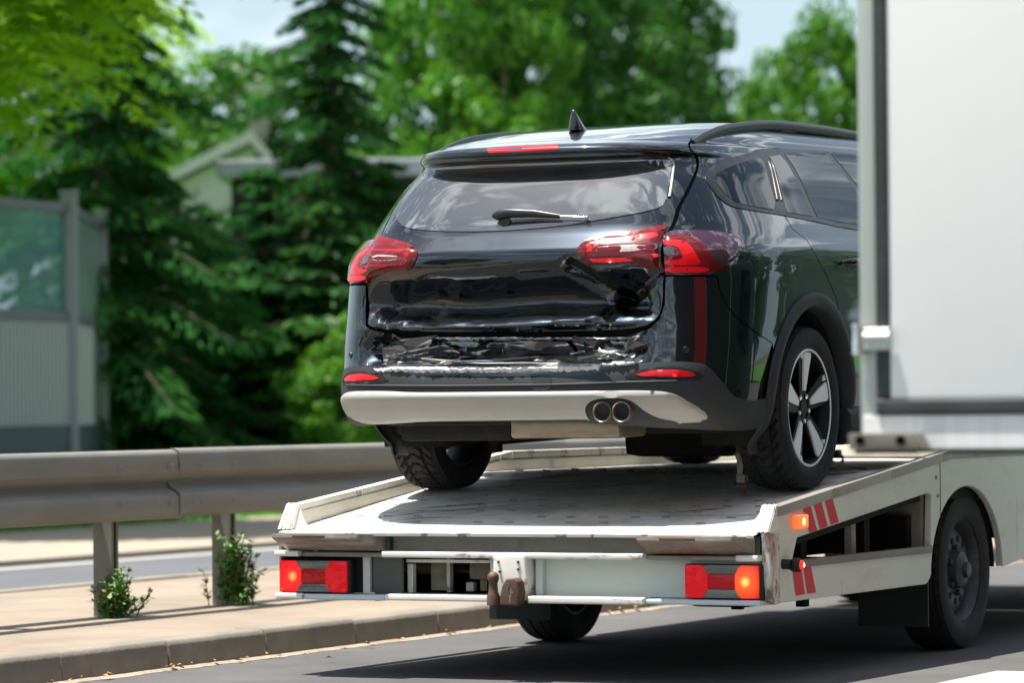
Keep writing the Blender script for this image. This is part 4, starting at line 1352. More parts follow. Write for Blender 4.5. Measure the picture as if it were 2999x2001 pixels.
def rim_parts():
    r_ = MB()
    r_.lathe([(-.09, .240), (-.09, .228), (-.05, .215), (.055, .213), (.085, .226), (.094, .228), (.098, .236), (.095, .245), (.07, .246), (.0, .236), (-.07, .242)], 'x', 72, closed=True)
    barrel = r_.mesh('rim_barrel', smooth=35)
    b = MB(); b.lathe([(.0915, .232), (.099, .233), (.1005, .2385), (.097, .2435), (.0915, .2445)], 'x', 72, closed=True)
    lip_ = b.mesh('rim_lip', smooth=35)
    # one black spoke (twin arm) with a pair of machined wedges
    def arm(m_, w0, w1, r0, r1, x0, x1, th, skew0=0, skew1=0):
        pts = [(skew0 - w0, r0), (skew0 + w0, r0), (skew1 + w1, r1), (skew1 - w1, r1)]
        t = bmesh.new()
        top = [t.verts.new((x0 if i < 2 else x1, p[0], p[1])) for i, p in enumerate(pts)]
        bot = [t.verts.new(((x0 if i < 2 else x1) - th, p[0] * .8, p[1])) for i, p in enumerate(pts)]
        t.faces.new(top); t.faces.new(bot[::-1])
        for i in range(4): t.faces.new((top[i], top[(i + 1) % 4], bot[(i + 1) % 4], bot[i]))
        bmesh.ops.bevel(t, geom=t.edges[:], offset=.003, segments=2, affect='EDGES')
        m_._add(t)
    s1 = MB(); arm(s1, .034, .072, .05, .226, .070, .086, .045)
    spoke = s1.mesh('spoke', smooth=30)
    s2 = MB()
    # machined face: narrow at the hub, flared to the rim, with side horns
    t = bmesh.new()
    o2d = [(-.008, .072), (.015, .070), (.036, .150), (.054, .205), (.050, .2245), (.016, .2305), (-.022, .2295), (-.018, .15)]
    def xf(r): return .0735 + (r - .05) / .18 * .0165
    top = [t.verts.new((xf(p[1]) + .004, p[0], p[1])) for p in o2d]; bot = [t.verts.new((xf(p[1]) - .006, p[0], p[1])) for p in o2d]
    t.faces.new(top); t.faces.new(bot[::-1])
    for i in range(len(o2d)): t.faces.new((top[i], top[(i + 1) % len(o2d)], bot[(i + 1) % len(o2d)], bot[i]))
    bmesh.ops.triangulate(t, faces=t.faces[:])
    s2._add(t)
    face_ = s2.mesh('spoke_face')
    s3 = MB()
    t = bmesh.new(); o3 = [(-.062, .2245), (-.030, .229), (-.036, .205)]
    top = [t.verts.new((xf(p[1]) + .004, p[0], p[1])) for p in o3]; bot = [t.verts.new((xf(p[1]) - .006, p[0], p[1])) for p in o3]
    t.faces.new(top); t.faces.new(bot[::-1])
    for i in range(3): t.faces.new((top[i], top[(i + 1) % 3], bot[(i + 1) % 3], bot[i]))
    s3._add(t); horn = s3.mesh('horn')
    h = MB(); h.lathe([(-.02, .075), (.052, .073), (.064, .060), (.068, .036), (.074, .033), (.074, 0)], 'x', 40)
    hub = h.mesh('hub', smooth=30)
    n_ = MB(); n_.lathe([(.055, .013), (.074, .012), (.078, .008), (.078, 0)], 'x', 6)
    nut = n_.mesh('wheel_nut')
    d = MB(); d.lathe([(-.012, .0), (-.012, .165), (.0, .168), (.004, .160), (.004, 0)], 'x', 48)
    disc = d.mesh('brake_disc', smooth=30)
    return barrel, lip_, spoke, face_, horn, hub, nut, disc
RP = rim_parts()
M_disc = mat('brake disc', (.16, .15, .14), rough=.4, metal=.8)
def wheel(parent, x, y, z, side, spin=0.0):
    w = link('wheel', ty_me, None, parent)
    w.location = (x, y, z); w.rotation_euler = (R(spin), 0, 0 if side > 0 else math.pi)
    for me, m_, nm in ((RP[0], M_rimb, 'rim'), (RP[1], M_rims, 'rim_lip'), (RP[5], M_rimb, 'hub'), (RP[7], M_disc, 'brake_disc')):
        if len(me.materials) == 0: me.materials.append(m_)
        link(nm, me, None, w)
    for i in range(5):
        for me, m_, nm in ((RP[2], M_rimb, 'spoke'), (RP[3], M_rims, 'spoke_face'), (RP[4], M_rims, 'spoke_face')):
            if len(me.materials) == 0: me.materials.append(m_)
            o = link(nm, me, None, w); o.rotation_euler = (R(72 * i), 0, 0)
        me = RP[6]
        if len(me.materials) == 0: me.materials.append(M_chrome)
        o = link('wheel_nut', me, None, w); a = R(72 * i + 36); o.location = (0, -math.sin(a) * .054, math.cos(a) * .054)
    return w
wheel(car, .795, 0, .336, 1, 3)
wheel(car, -.795, 0, .336, -1, 20)
wheel(car, .80, 2.70, .336, 1, 40)
wheel(car, -.80, 2.70, .336, -1, 10)
# ================================================================== flatbed transporter
TX = .097
XL, XR = -.973, 1.165
M_tw = mat('white truck paint', (.60, .585, .50), rough=.38, coat=.35, coat_rough=.15, var=.05, vscale=3)
overlay(M_tw, (.36, .31, .22), scale=2.4, lo=.48, hi=.78, stretch=(1, .6, 2), amount=.6)
overlay(M_tw, (.24, .14, .08), scale=5, lo=.64, hi=.70, stretch=(1, 2.2, .25), amount=.7, seed=8)
overlay(M_tw, (.16, .12, .08), scale=14, lo=.66, hi=.72, stretch=(1, 1, .35), amount=.65, seed=3)
M_rusty = mat('rusty white paint', (.62, .58, .52), rough=.6, var=.08, vscale=8)
overlay(M_rusty, (.26, .11, .05), scale=9, lo=.44, hi=.56, stretch=(1, 1, .35), amount=.85, rough=.85)
overlay(M_rusty, (.08, .045, .03), scale=22, lo=.52, hi=.60, stretch=(1, 1, .5), amount=.8)
M_ledge = mat('chipped white ledge', (.74, .72, .66), rough=.5, var=.08, vscale=10)
overlay(M_ledge, (.20, .15, .11), scale=11, lo=.56, hi=.62, stretch=(.5, 1, 1), amount=.8)
M_alu = mat('dull aluminium edge', (.34, .31, .27), rough=.45, metal=.5, var=.15, vscale=5, vstretch=(1, .2, 1))
overlay(M_alu, (.16, .13, .10), scale=10, lo=.55, hi=.7, stretch=(1, .3, 1), amount=.6)
M_beam = mat('shaded grey beam', (.27, .25, .21), rough=.7, var=.2, vscale=5, vstretch=(.3, 1, 1))  # dim base colour holds the shade below the deck edge
overlay(M_beam, (.10, .085, .065), scale=7, lo=.5, hi=.75, amount=.6)
M_dark = mat('black chassis', (.010, .010, .010), rough=.8, spec=.25, var=.4, vscale=6)
M_deck = mat('worn deck plate', (.74, .71, .65), rough=.62, var=.12, vscale=2.5, bump=.35, bscale=45, dist=.004)
overlay(M_deck, (.33, .315, .28), scale=3.2, lo=.44, hi=.64, stretch=(.8, .8, 1), amount=.6, detail=10)
overlay(M_deck, (.07, .07, .068), scale=6.5, lo=.585, hi=.625, stretch=(.13, 2.2, 1), amount=.8, detail=12, seed=2, rot=.10)
overlay(M_deck, (.05, .05, .05), scale=6, lo=.60, hi=.62, stretch=(2.6, .16, 1), amount=.85, detail=5, seed=9, rot=-.95)
overlay(M_deck, (.06, .06, .06), scale=8, lo=.63, hi=.65, stretch=(3.0, .12, 1), amount=.8, detail=3, seed=15, rot=-.6)
overlay(M_deck, (.42, .34, .24), scale=1.6, lo=.55, hi=.75, amount=.45, seed=6)
M_decklip = mat('bright deck lip', (.80, .78, .73), rough=.55, var=.06, vscale=9, bump=.3, bscale=70, dist=.004)
overlay(M_decklip, (.42, .38, .31), scale=5, lo=.48, hi=.7, stretch=(.5, 2, 1), amount=.6)
overlay(M_decklip, (.10, .10, .10), scale=7, lo=.60, hi=.62, stretch=(2.6, .2, 1), amount=.8, detail=4, seed=9, rot=-.95)
M_redst = mat('red reflective tape', (.62, .004, .014), rough=.45, coat=.1, spec=.2, var=.06, vscale=30)
M_lampr = mat('truck lamp red', (.62, .003, .010), rough=.3, spec=.2, coat=.4, coat_rough=.02, bump=.35, bscale=160, dist=.002, emit=(.9, .0, .012), estr=.14)
M_lampd = mat('truck lamp dark red', (.36, .001, .004), rough=.3, spec=.2, coat=.4, coat_rough=.02, emit=(.8, .0, .01), estr=.05)
M_lampc = mat('truck lamp ribbed clear', (.10, .10, .10), rough=.12, coat=1.0, spec=.7, bump=1.0, bscale=120, dist=.004, vstretch=(1, 1, .05))
M_lit_o = mat('lit orange bulb', (1, .25, .03), emit=(1, .22, .03), estr=2.6)
M_lit_r = mat('lit red lens', (.6, .008, .006), rough=.3, spec=.2, coat=.4, emit=(1, .03, .012), estr=.40)
M_lit_a = mat('lit amber lens', (.9, .22, .04), rough=.25, coat=.8, emit=(1, .13, .02), estr=.45)
M_hot = mat('lamp filament glow', (1, .6, .2), emit=(1, .45, .10), estr=1.6)
M_rubber = mat('black rubber', (.012, .012, .012), rough=.55, spec=.4)
M_rust = mat('rusty steel', (.11, .062, .042), rough=.65, metal=.3, var=.5, vscale=14, bump=.12, bscale=60, dist=.004)

M_barb = mat('brown grey bar', (.20, .18, .14), rough=.5, metal=.3, var=.2, vscale=6)
M_khaki = mat('khaki paint', (.30, .27, .19), rough=.7, var=.5, vscale=12)
truck = thing('flatbed_transporter', 'white low flatbed transporter with rusty tail, lit rear lamps and red side stripes', 'truck', (TX, 0, 0))
def tb(mb, name, m, parent=None, smooth=None, label=None, kind=None):
    o = mb.build(name, m, parent or truck, smooth, label, kind)
    if (parent or truck) is truck: o.location = (-TX, 0, 0)
    return o

def plate(outline, holes, x0, x1):
    """a flat plate standing in the y-z plane with openings, x0..x1 thick"""
    co, ed = [], []
    loops = [outline] + list(holes)
    for q in loops:
        b = len(co); co += [Vector(p) for p in q]; ed += [(b + i, b + (i + 1) % len(q)) for i in range(len(q))]
    vv, ee, ff, _, _, _ = delaunay_2d_cdt(co, ed, [], 0, 1e-7)
    V2 = [(p.x, p.y) for p in vv]
    fs = []
    for f in ff:
        c = np.array([V2[i] for i in f]).mean(0); X = np.array([c[0]]); Y = np.array([c[1]])
        if inside(outline, X, Y)[0] and not any(inside(h, X, Y)[0] for h in holes): fs.append(tuple(f))
    n = len(V2)
    verts = [(x0, a, b) for a, b in V2] + [(x1, a, b) for a, b in V2]
    faces = [f[::-1] for f in fs] + [tuple(i + n for i in f) for f in fs]
    cnt = set()
    for f in fs:
        for i in range(len(f)): cnt.add((f[i], f[(i + 1) % len(f)]))
    for (a, b) in cnt:
        if (b, a) not in cnt: faces.append((a, b, b + n, a + n))
    me = bpy.data.meshes.new('p'); me.from_pydata(verts, [], faces)
    bm = bmesh.new(); bm.from_mesh(me); bmesh.ops.recalc_face_normals(bm, faces=bm.faces[:])
    bmesh.ops.dissolve_limit(bm, angle_limit=.01, verts=bm.verts[:], edges=bm.edges[:])
    bmesh.ops.bevel(bm, geom=[e for e in bm.edges if len(e.link_faces) == 2 and e.calc_face_angle(0) > 1.2], offset=.004, segments=2, affect='EDGES')
    bm.to_mesh(me); bm.free()
    return me

ARC = [(1.14 + .465 * math.cos(R(a)), .335 + .378 * math.sin(R(a))) for a in np.linspace(2, 178, 30)]
side_out = [(-1.03, .315), (.62, .312)] + [(.655, .33)] + ARC[::-1] + [(1.60, .348), (1.90, .370), (2.5, .37), (3.75, .37), (3.75, .870), (.95, .870), (.816, .850), (-1.045, .672), (-1.126, .586), (-1.075, .57), (-1.04, .47)]
hole = [(-.837, .560), (.60, .690), (.672, .692), (.680, .66), (.668, .455), (-.896, .460)]
hole = [(-.837, .558), (.640, .694), (.684, .685), (.668, .455), (-.896, .462)]
for x0, x1, lbl in ((XR - .028, XR, 1), (XL, XL + .028, 0)):
    me = plate(side_out, [hole], x0, x1)
    o = link('side_panel', me, M_tw, truck); o.location = (-TX, 0, 0)
def rail_z(y): return .684 + (y + 1.045) * .0955 if y < .83 else .863 + .012 * min(1, (y - .83) / .1)
for xa, xb in ((XR - .040, XR + .006), (XL - .006, XL + .040)):
    ya = [-1.045, -.481, .2, .83, .95, 3.75]
    for i in range(len(ya) - 1):
        b = MB(); y0, y1 = ya[i] + .0015, ya[i + 1] - .0015
        z0, z1 = rail_z(y0), rail_z(y1)
        for (p, q) in (((y0, z0), (y1, z1)),):
            b.prism([(y0, z0 - .040), (y1, z1 - .040), (y1, z1), (y0, z0)], 'x', xa, xb, bev=.006)
        tb(b, 'rail_cap', M_alu if xa > 0 else M_ledge, smooth=40)
    # inner face of the rail
    b = MB(); xi0, xi1 = (xa - .006, xa + .02) if xa > 0 else (xb - .02, xb + .006)
    b.prism([(-1.10, .575), (.63, .782), (3.75, .782), (3.75, .84), (.83, .835), (-1.05, .655)], 'x', xi0, xi1)
    tb(b, 'rail_inner_face', M_tw)
# sloped end posts
for xa, xb in ((XR - .058, XR + .002), (XL - .002, XL + .058)):
    b = MB()
    b.prism([(-1.130, .588), (-1.052, .690), (-1.030, .690), (-1.030, .60), (-1.09, .585)], 'x', xa, xb, bev=.004)
    for k in range(3):
        xx = xa + .012 + k * .018
        b.prism([(-1.135, .592), (-1.057, .693), (-1.052, .690), (-1.130, .588)], 'x', xx, xx + .008)
    tb(b, 'end_post', M_ledge, smooth=40)
    b = MB(); sg = 1 if xa > 0 else -1; xi = xa if xa > 0 else xb
    b.faces([(xi, -1.05, .672), (xi, -1.10, .585), (xi - sg * .055, -1.085, .582), (xi - sg * .001, -.98, .60)], [(0, 1, 2), (0, 2, 3)])
    tb(b, 'gusset', M_ledge)

# deck: three plates
dk = MB(); x0, x1 = XL + .030, XR - .042
def deck_z(y): return .579 + (y + 1.17) * .1195 if y < .57 else .787
def deck_piece(ya, yb, nx=24, ny=20, m=M_deck, name='deck_plate', dz=0, wob=.0):
    vs_, fs = [], []
    for j in range(ny + 1):
        y = ya + (yb - ya) * j / ny
        for i in range(nx + 1):
            x = x0 + (x1 - x0) * i / nx
            w_ = .0025 * mnoise.noise(Vector((x * 3, y * 3, 0)))
            vs_.append((x, y + (wob * mnoise.noise(Vector((x * 8, 1, 1))) if j == 0 else 0), deck_z(y) + dz + w_))
    for j in range(ny):
        for i in range(nx):
            a = j * (nx + 1) + i; fs.append((a, a + 1, a + nx + 2, a + nx + 1))
    nb = len(vs_)
    for i in range(nx + 1):
        x = x0 + (x1 - x0) * i / nx; v_ = vs_[i]; vs_.append((x, v_[1] + .002, v_[2] - .012))
    for i in range(nx): fs.append((i + 1, i, nb + i, nb + i + 1))
    o = pydata(name, vs_, fs, m, truck, smooth=False); o.location = (-TX, 0, 0)
    return o
deck_piece(-1.175, -1.02, 60, 6, M_decklip, 'deck_lip', wob=.006)
deck_piece(-1.018, .57, 30, 30)
deck_piece(.572, 2.2, 20, 4)
deck_piece(2.202, 4.1, 20, 4)
# anti-slip slots punched in pairs
sm = MB()
sm.prism([(-.004, 0), (.004, 0), (.003, .0030), (-.002, .0036)], 'x', -.019, .019)
slot_me = sm.mesh('anti_slip_slot')
M_slot = mat('scuffed slot edge', (.17, .16, .14), rough=.7, var=.5, vscale=30)
cnt = 0
for j in range(15):
    y = -.90 + j * .150
    for i in range(15):
        x = XL + .10 + i * .138 + (.069 if j % 2 else 0)
        if x > XR - .08 or rnd.random() < .30: continue
        for q in (0,):
            o = link('anti_slip_slot', slot_me, M_slot, truck)
            yy = y + rnd.uniform(-.004, .004)
            o.location = (x - TX + rnd.uniform(-.004, .004), yy, deck_z(yy) + .0015)
            o.rotation_euler = (math.atan(.1195) if yy < .57 else 0, 0, rnd.uniform(-.05, .05))
            cnt += 1

# tail: beam, ledges, panel
b = MB(); b.box(XL + .01, XR - .03, -1.09, -1.05, .500, .572, bev=.003)
tb(b, 'tail_beam', M_beam)
def ledge(xa, xb, z0, z1, y0=-1.165, m=M_ledge, n='ledge'):
    b = MB(); b.box(xa, xb, y0, -1.05, z0, z1, bev=.008, seg=3); return tb(b, n, m, smooth=50)
ledge(XL + .002, -.86, .480, .503); ledge(-.858, -.48, .479, .498, -1.140, M_beam); ledge(-.478, .66, .480, .504, -1.17); ledge(.662, 1.04, .479, .497, -1.14, M_beam); ledge(1.042, XR - .03, .478, .502)  # stretches beneath the flaps get the shaded beam colour
M_blue = mat('pale blue chipped ledge', (.52, .60, .64), rough=.5, var=.1, vscale=9)
overlay(M_blue, (.10, .10, .10), scale=16, lo=.58, hi=.64, stretch=(.5, 1, 1), amount=.8)
ledge(XL + .005, -.84, .309, .332); ledge(-.838, -.47, .307, .330, -1.16, M_blue); ledge(-.468, .022, .309, .334); ledge(.165, .66, .307, .335, -1.17); ledge(.662, XR - .03, .309, .330, -1.15, M_blue)
M_tpan = mat('pale greenish tail panel', (.56, .60, .55), rough=.45, coat=.2, var=.05, vscale=3)
overlay(M_tpan, (.42, .42, .33), scale=3, lo=.5, hi=.8, stretch=(1, 1, 1), amount=.5)
b = MB(); b.box(.17, 1.135, -1.085, -1.055, .334, .480)
tb(b, 'tail_panel', M_tpan)
for q in ((.175, .205, -1.115, -1.086, .336, .479), (-.030, .022, -1.10, -1.055, .334, .480), (-.60, -.568, -1.10, -1.055, .334, .480)):
    b = MB(); b.box(*q, bev=.004); tb(b, 'tail_upright', M_tpan)
b = MB(); b.box(XL + .012, -.60, -1.09, -1.055, .334, .480)
tb(b, 'lamp_backing', M_dark)
# open bay in the left half: what one sees of the frame inside
b = MB()
b.box(-.57, -.03, -.62, -.60, .30, .56); b.box(-.57, -.55, -1.055, -.62, .30, .5); b.box(-.57, -.03, -1.055, -.62, .545, .56)
b.box(-.57, -.03, -1.05, -.62, .318, .330)
tb(b, 'bay_lining', M_dark)
b = MB(); b.box(-.40, -.05, -.70, -.68, .40, .50)
tb(b, 'bay_bracket', M_khaki)
b = MB(); b.box(-.38, -.30, -.93, -.90, .34, .47)
tb(b, 'bay_bracket', M_khaki)
b = MB(); b.box(-.568, -.43, -1.084, -1.07, .334, .480)
tb(b, 'bay_cover', mat('smoky blue plate', (.028, .045, .05), rough=.3, coat=.5, var=.5, vscale=6))
b = MB(); b.box(-.43, -.405, -1.04, -1.01, .334, .45, bev=.004); b.box(-.43, -.03, -1.05, -1.03, .456, .468); b.box(-.30, -.285, -.95, -.92, .334, .48)
b.box(-.24, -.205, -.90, -.87, .335, .372, bev=.006); b.box(-.10, -.045, -.94, -.90, .335, .378, bev=.008)
tb(b, 'frame_rib', M_ledge)
b = MB(); b.tube([(-.56, -.85, .42), (-.3, -.83, .435), (-.03, -.85, .42)], .028, n=10); b.box(-.20, -.08, -.95, -.80, .385, .45, bev=.015); b.box(-.16, -.13, -.93, -.89, .34, .40)
tb(b, 'bay_pipe', mat('dirty khaki steel', (.22, .19, .135), rough=.7, var=.4, vscale=12), smooth=50)
# hitch plate with ball and jaw
b = MB(); b.prism([(.020, .497), (.160, .497), (.166, .40), (.150, .316), (.032, .316), (.018, .40)], 'y', -1.175, -1.06, bev=.012, seg=3)
tb(b, 'hitch_plate', M_ledge, smooth=50)
for (xx, zz) in ((.044, .468), (.130, .468), (.130, .440), (.05, .43)):
    b = MB(); b.lathe([(0, 0), (.0, .006), (.006, .005), (.008, 0)], 'y', 6, (xx, 0, zz), M=Matrix.Translation((0, -1.175, 0)) @ Matrix.Diagonal((1, -1, 1, 1)))
    tb(b, 'plate_bolt', M_rust)
b = MB(); b.lathe([(.300, .0), (.300, .026), (.335, .026), (.352, .019), (.385, .017), (.395, .021), (.408, .024), (.420, .021), (.429, .012), (.431, 0)], 'z', 20, (.040, -1.215, 0))
b.box(.018, .062, -1.22, -1.16, .300, .330, bev=.006)
tb(b, 'tow_ball', M_rust, smooth=50)
b = MB(); b.prism([(.070, .300), (.150, .300), (.158, .35), (.152, .395), (.135, .408), (.100, .404), (.082, .375), (.072, .335)], 'y', -1.225, -1.165, bev=.008, seg=3)
tb(b, 'tow_jaw', M_rust, smooth=50)
b = MB(); b.tube([(.128, -1.245, .315), (.138, -1.25, .35), (.13, -1.25, .385), (.118, -1.245, .36), (.128, -1.245, .335)], .006, n=8)
tb(b, 'jaw_pin', M_steel, smooth=50)

# ramp support flaps
def flap(xa, xb, slant, lbl=None):
    b = MB()
    t = bmesh.new()
    P = [(-1.262, .576), (-1.262, .556), (-1.135, .505), (-1.095, .505), (-1.095, .568)]
    A_ = [t.verts.new((xa, y, z)) for y, z in P]
    B_ = [t.verts.new((xb + slant * (y + 1.262) / .16, y, z)) for y, z in P]
    t.faces.new(A_); t.faces.new(B_[::-1])
    for i in range(5): t.faces.new((A_[i], A_[(i + 1) % 5], B_[(i + 1) % 5], B_[i]))
    bmesh.ops.bevel(t, geom=t.edges[:], offset=.004, segments=2, affect='EDGES')
    b._add(t)
    o = tb(b, 'support_flap', M_flap, smooth=40)
    b2 = MB(); b2.box(xa + .25 * (xb - xa), xa + .62 * (xb - xa), -1.2665, -1.262, .560, .569, bev=.002)
    c = b2.build('latch_tab', M_rust, o)
    return o
M_flap = mat('shaded brown flap', (.27, .24, .19), rough=.6, var=.2, vscale=6)  # brown base colour holds the shade on the flap's outer face
overlay(M_flap, (.66, .64, .58), scale=5, lo=.50, hi=.60, stretch=(.3, 1, 1), amount=.5, seed=5)
overlay(M_flap, (.45, .06, .05), scale=2.2, lo=.55, hi=.62, stretch=(1.6, 1, 1), amount=.7, seed=11)
flap(XL + .045, -.535, .05)
flap(.672, 1.068, .05)
M_dgs = mat('dark green steel', (.05, .065, .06), rough=.5, metal=.3)
for q in ((-.478, -.466, -1.12, -1.06, .500, .568), (1.088, 1.13, -1.13, -1.06, .500, .570)):
    b = MB(); b.box(*q); tb(b, 'flap_bracket', M_dgs)

# rusty corner plates
b = MB(); b.prism([(-1.128, .584), (-1.02, .584), (-1.02, .315), (-1.065, .309), (-1.10, .325), (-1.115, .40)], 'x', XR - .030, XR + .001, bev=.003)
tb(b, 'corner_plate', M_rusty)
b = MB(); b.prism([(-1.120, .584), (-1.02, .584), (-1.02, .315), (-1.12, .315)], 'x', XL, XL + .012, bev=.002)
tb(b, 'corner_plate', M_rusty)

# rear lamp clusters
def glow_mat(name, hot, mid, edge, cx, cz, strength, col):
    m = mat(name, col, rough=.3, spec=.2, coat=.5, bump=.35, bscale=160, dist=.002)
    nt = m.node_tree; b = nt.nodes['Principled BSDF']; L = nt.links
    tc = nt.nodes.new('ShaderNodeTexCoord'); mp = nt.nodes.new('ShaderNodeMapping')
    mp.inputs['Location'].default_value = (-cx * 1.0, 0, -cz * 1.25); mp.inputs['Scale'].default_value = (1.0, 0.0, 1.25)
    gr_ = nt.nodes.new('ShaderNodeTexGradient'); gr_.gradient_type = 'SPHERICAL'
    rp = nt.nodes.new('ShaderNodeValToRGB'); e = rp.color_ramp.elements
    e[0].position = .25; e[0].color = edge + (1,); e[1].position = .97; e[1].color = hot + (1,)
    q = rp.color_ramp.elements.new(.76); q.color = mid + (1,)
    L.new(tc.outputs['Generated'], mp.inputs['Vector']); L.new(mp.outputs[0], gr_.inputs['Vector']); L.new(gr_.outputs['Fac'], rp.inputs['Fac'])
    L.new(rp.outputs[0], b.inputs['Emission Color']); b.inputs['Emission Strength'].default_value = strength
    return m
M_glow_r = glow_mat('glowing red lens', (1, .30, .06), (.75, .012, .010), (.30, .001, .004), .62, .5, .9, (.5, .003, .006))
M_glow_a = glow_mat('glowing amber lens', (1, .50, .12), (.90, .075, .012), (.35, .003, .004), .45, .5, .9, (.5, .02, .006))
def rlamp(xa, xb, z0, z1, lit_left):
    hb = MB(); hb.box(xa - .004, xb + .012, -1.135, -1.088, z0 - .004, z1 + .004, bev=.008)
    h_ = tb(hb, 'lamp_housing', M_rubber, smooth=40)
    W_ = xb - xa; zc = (z0 + z1) / 2; H_ = z1 - z0
    y0 = -1.150
    def pr(name, pts, m, y=y0, d=.016, bev=.004):
        q = MB(); q.prism(pts, 'y', y, y + d, bev=bev, seg=2); return q.build(name, m, h_, smooth=50)
    third = W_ * .30
    # left and right red thirds, rounded, with the cut corners of the hourglass
    L_ = [(xa, z0), (xa + third * .80, z0), (xa + third * .86, z0 + H_ * .10), (xa + third * 1.05, z0 + H_ * .27), (xa + third * 1.05, z1 - H_ * .27), (xa + third * .86, z1 - H_ * .10), (xa + third * .80, z1), (xa, z1)]
    R_ = [(xa + xb - p, q) for p, q in L_][::-1]
    ml, mr = (M_lit_r, M_lampr) if lit_left else (M_lampr, M_lit_r)
    pr('red_lens', L_, M_glow_r if lit_left else M_lampr); pr('red_lens' if lit_left else 'amber_lens', R_, M_lampr if lit_left else M_glow_a)
    pr('centre_lens', [(xa + third * 1.055, z0 + H_ * .275), (xb - third * 1.055, z0 + H_ * .275), (xb - third * 1.055, z1 - H_ * .275), (xa + third * 1.055, z1 - H_ * .275)], M_lampd, y=y0 + .003)
    for sg in (0, 1):
        za, zb = (z1, z1 - H_ * .265) if sg else (z0, z0 + H_ * .265)
        pts = [(xa + third * .81, za), (xb - third * .81, za), (xb - third * .87, za + (zb - za) * .4), (xb - third * 1.05, zb), (xa + third * 1.05, zb), (xa + third * .87, za + (zb - za) * .4)]
        pr('clear_lens', pts, M_lampc, y=y0 + .001)
    for xx in (xa + .010, xb - .010):
        for zz in (z0 + .010, z1 - .010):
            sc = MB(); sc.lathe([(0, 0), (0, .0035), (-.001, .003), (-.001, 0)], 'y', 8, M=Matrix.Translation((xx, y0, zz))); sc.build('screw', M_steel, h_)
    return h_
rlamp(-.955, -.648, .337, .462, True)
rlamp(.826, 1.128, .337, .462, False)

# side marks and lamps (a few mm proud of the panel)
def tape(y0, y1, zt0, zt1, y2, y3, zb2, zb3):
    b = MB(); x = XR + .0015
    b.faces([(x, y0, zt0), (x, y1, zt1), (x, y3, zb3), (x, y2, zb2)], [(0, 1, 2, 3)])
    tb(b, 'red_stripe', M_redst)
tape(-.775, -.695, .668, .676, -.712, -.630, .572, .580)
tape(-.660, -.580, .679, .687, -.598, -.515, .583, .592)
tape(-.540, -.460, .691, .699, -.480, -.395, .596, .604)
tape(-.893, -.800, .442, .442, -.860, -.765, .335, .336)
tape(-.778, -.700, .442, .442, -.740, -.648, .336, .337)
b = MB(); b.box(XR + .001, XR + .022, -.895, -.765, .592, .648, bev=.012, seg=3)
tb(b, 'amber_side_lamp', M_lit_a, smooth=60)
b = MB(); b.lathe([(.022, .0), (.022, .016), (.026, .010), (.027, 0)], 'x', 16, (XR, -.82, .620))
tb(b, 'amber_glow', M_hot, smooth=60)
b = MB(); b.tube([(XR - .02, -.99, .462), (XR + .02, -.985, .462), (XR + .03, -.985, .460)], .020, n=14); b.lathe([(.0, .022), (.015, .027), (.035, .027), (.042, .021)], 'x', 24, (XR + .02, -.955, .458))
tb(b, 'outline_marker_arm', M_rubber, smooth=50)
b = MB(); b.lathe([(.0, .0), (.0, .019), (.008, .017), (.014, .010), (.015, 0)], 'x', 24, (XR + .060, -.955, .458))
tb(b, 'red_marker_lens', M_lit_r, smooth=60)
b = MB(); b.lathe([(.0, .0), (.0, .009), (.003, 0)], 'x', 12, (XR + .0745, -.955, .458))
tb(b, 'marker_glow', mat('marker glow', (1, .2, .15), emit=(1, .25, .2), estr=3))
b = MB(); b.box(XR - .016, XR + .010, -.86, .672, .442, .472, bev=.005)
tb(b, 'side_bar', M_barb, smooth=40)
for (y, z) in ((.765, .681), (.745, .76)):
    b = MB(); b.lathe([(0, 0), (0, .010), (.005, .008), (.007, 0)], 'x', 12, (XR, y, z)); tb(b, 'rivet', M_steel, smooth=50)
b = MB(); b.box(XR - .0005, XR + .0015, .797, .801, .40, .862)
tb(b, 'panel_seam', M_dark)
# opening edge and inner ribs
b = MB(); b.box(XR - .20, XR - .035, .655, .70, .44, .70); tb(b, 'inner_rib', M_beam)
b = MB(); b.box(XR - .09, XR - .06, -.10, -.05, .33, .66); tb(b, 'inner_rib', M_beam)
b = MB(); b.tube([(XR - .3, -.55, .62), (XR - .28, -.42, .56), (XR - .25, -.30, .47)], .013, n=8); b.box(XR - .35, XR - .30, -.80, -.30, .47, .50)
tb(b, 'inner_strut', M_tpan, smooth=50)
# chassis, underside
b = MB()
b.prism([(-1.05, .50), (.63, .66), (4.1, .66), (4.1, .76), (.63, .76), (-1.05, .560)], 'x', XL + .03, XR - .04)
for xx in (-.32, .48): b.box(xx, xx + .08, -.9, 4.3, .42, .60)
for yy in (-.6, .1, .6, 1.9, 2.6, 3.3): b.box(XL + .06, XR - .08, yy, yy + .06, .46, .60)
b.box(XL + .10, XL + .12, -.98, .60, .33, .56)
b.box(-.30, .50, -.55, -.52, .33, .56); b.box(.06, .62, .10, .45, .28, .50, bev=.05)
tb(b, 'chassis_frame', M_dark)
b = MB(); b.box(.55, .80, -.45, .35, .262, .33, bev=.02); b.box(.66, .70, -.30, -.26, .245, .27); b.box(.80, .84, .05, .10, .24, .28)
tb(b, 'spare_carrier', M_dark)
b = MB(); b.tube([(-.85, 1.16, .345), (1.05, 1.16, .345)], .055, n=12); b.lathe([(-.14, .05), (-.1, .14), (.1, .14), (.14, .05)], 'x', 20, (.1, 1.16, .345))
tb(b, 'rear_axle', M_dark, smooth=40)
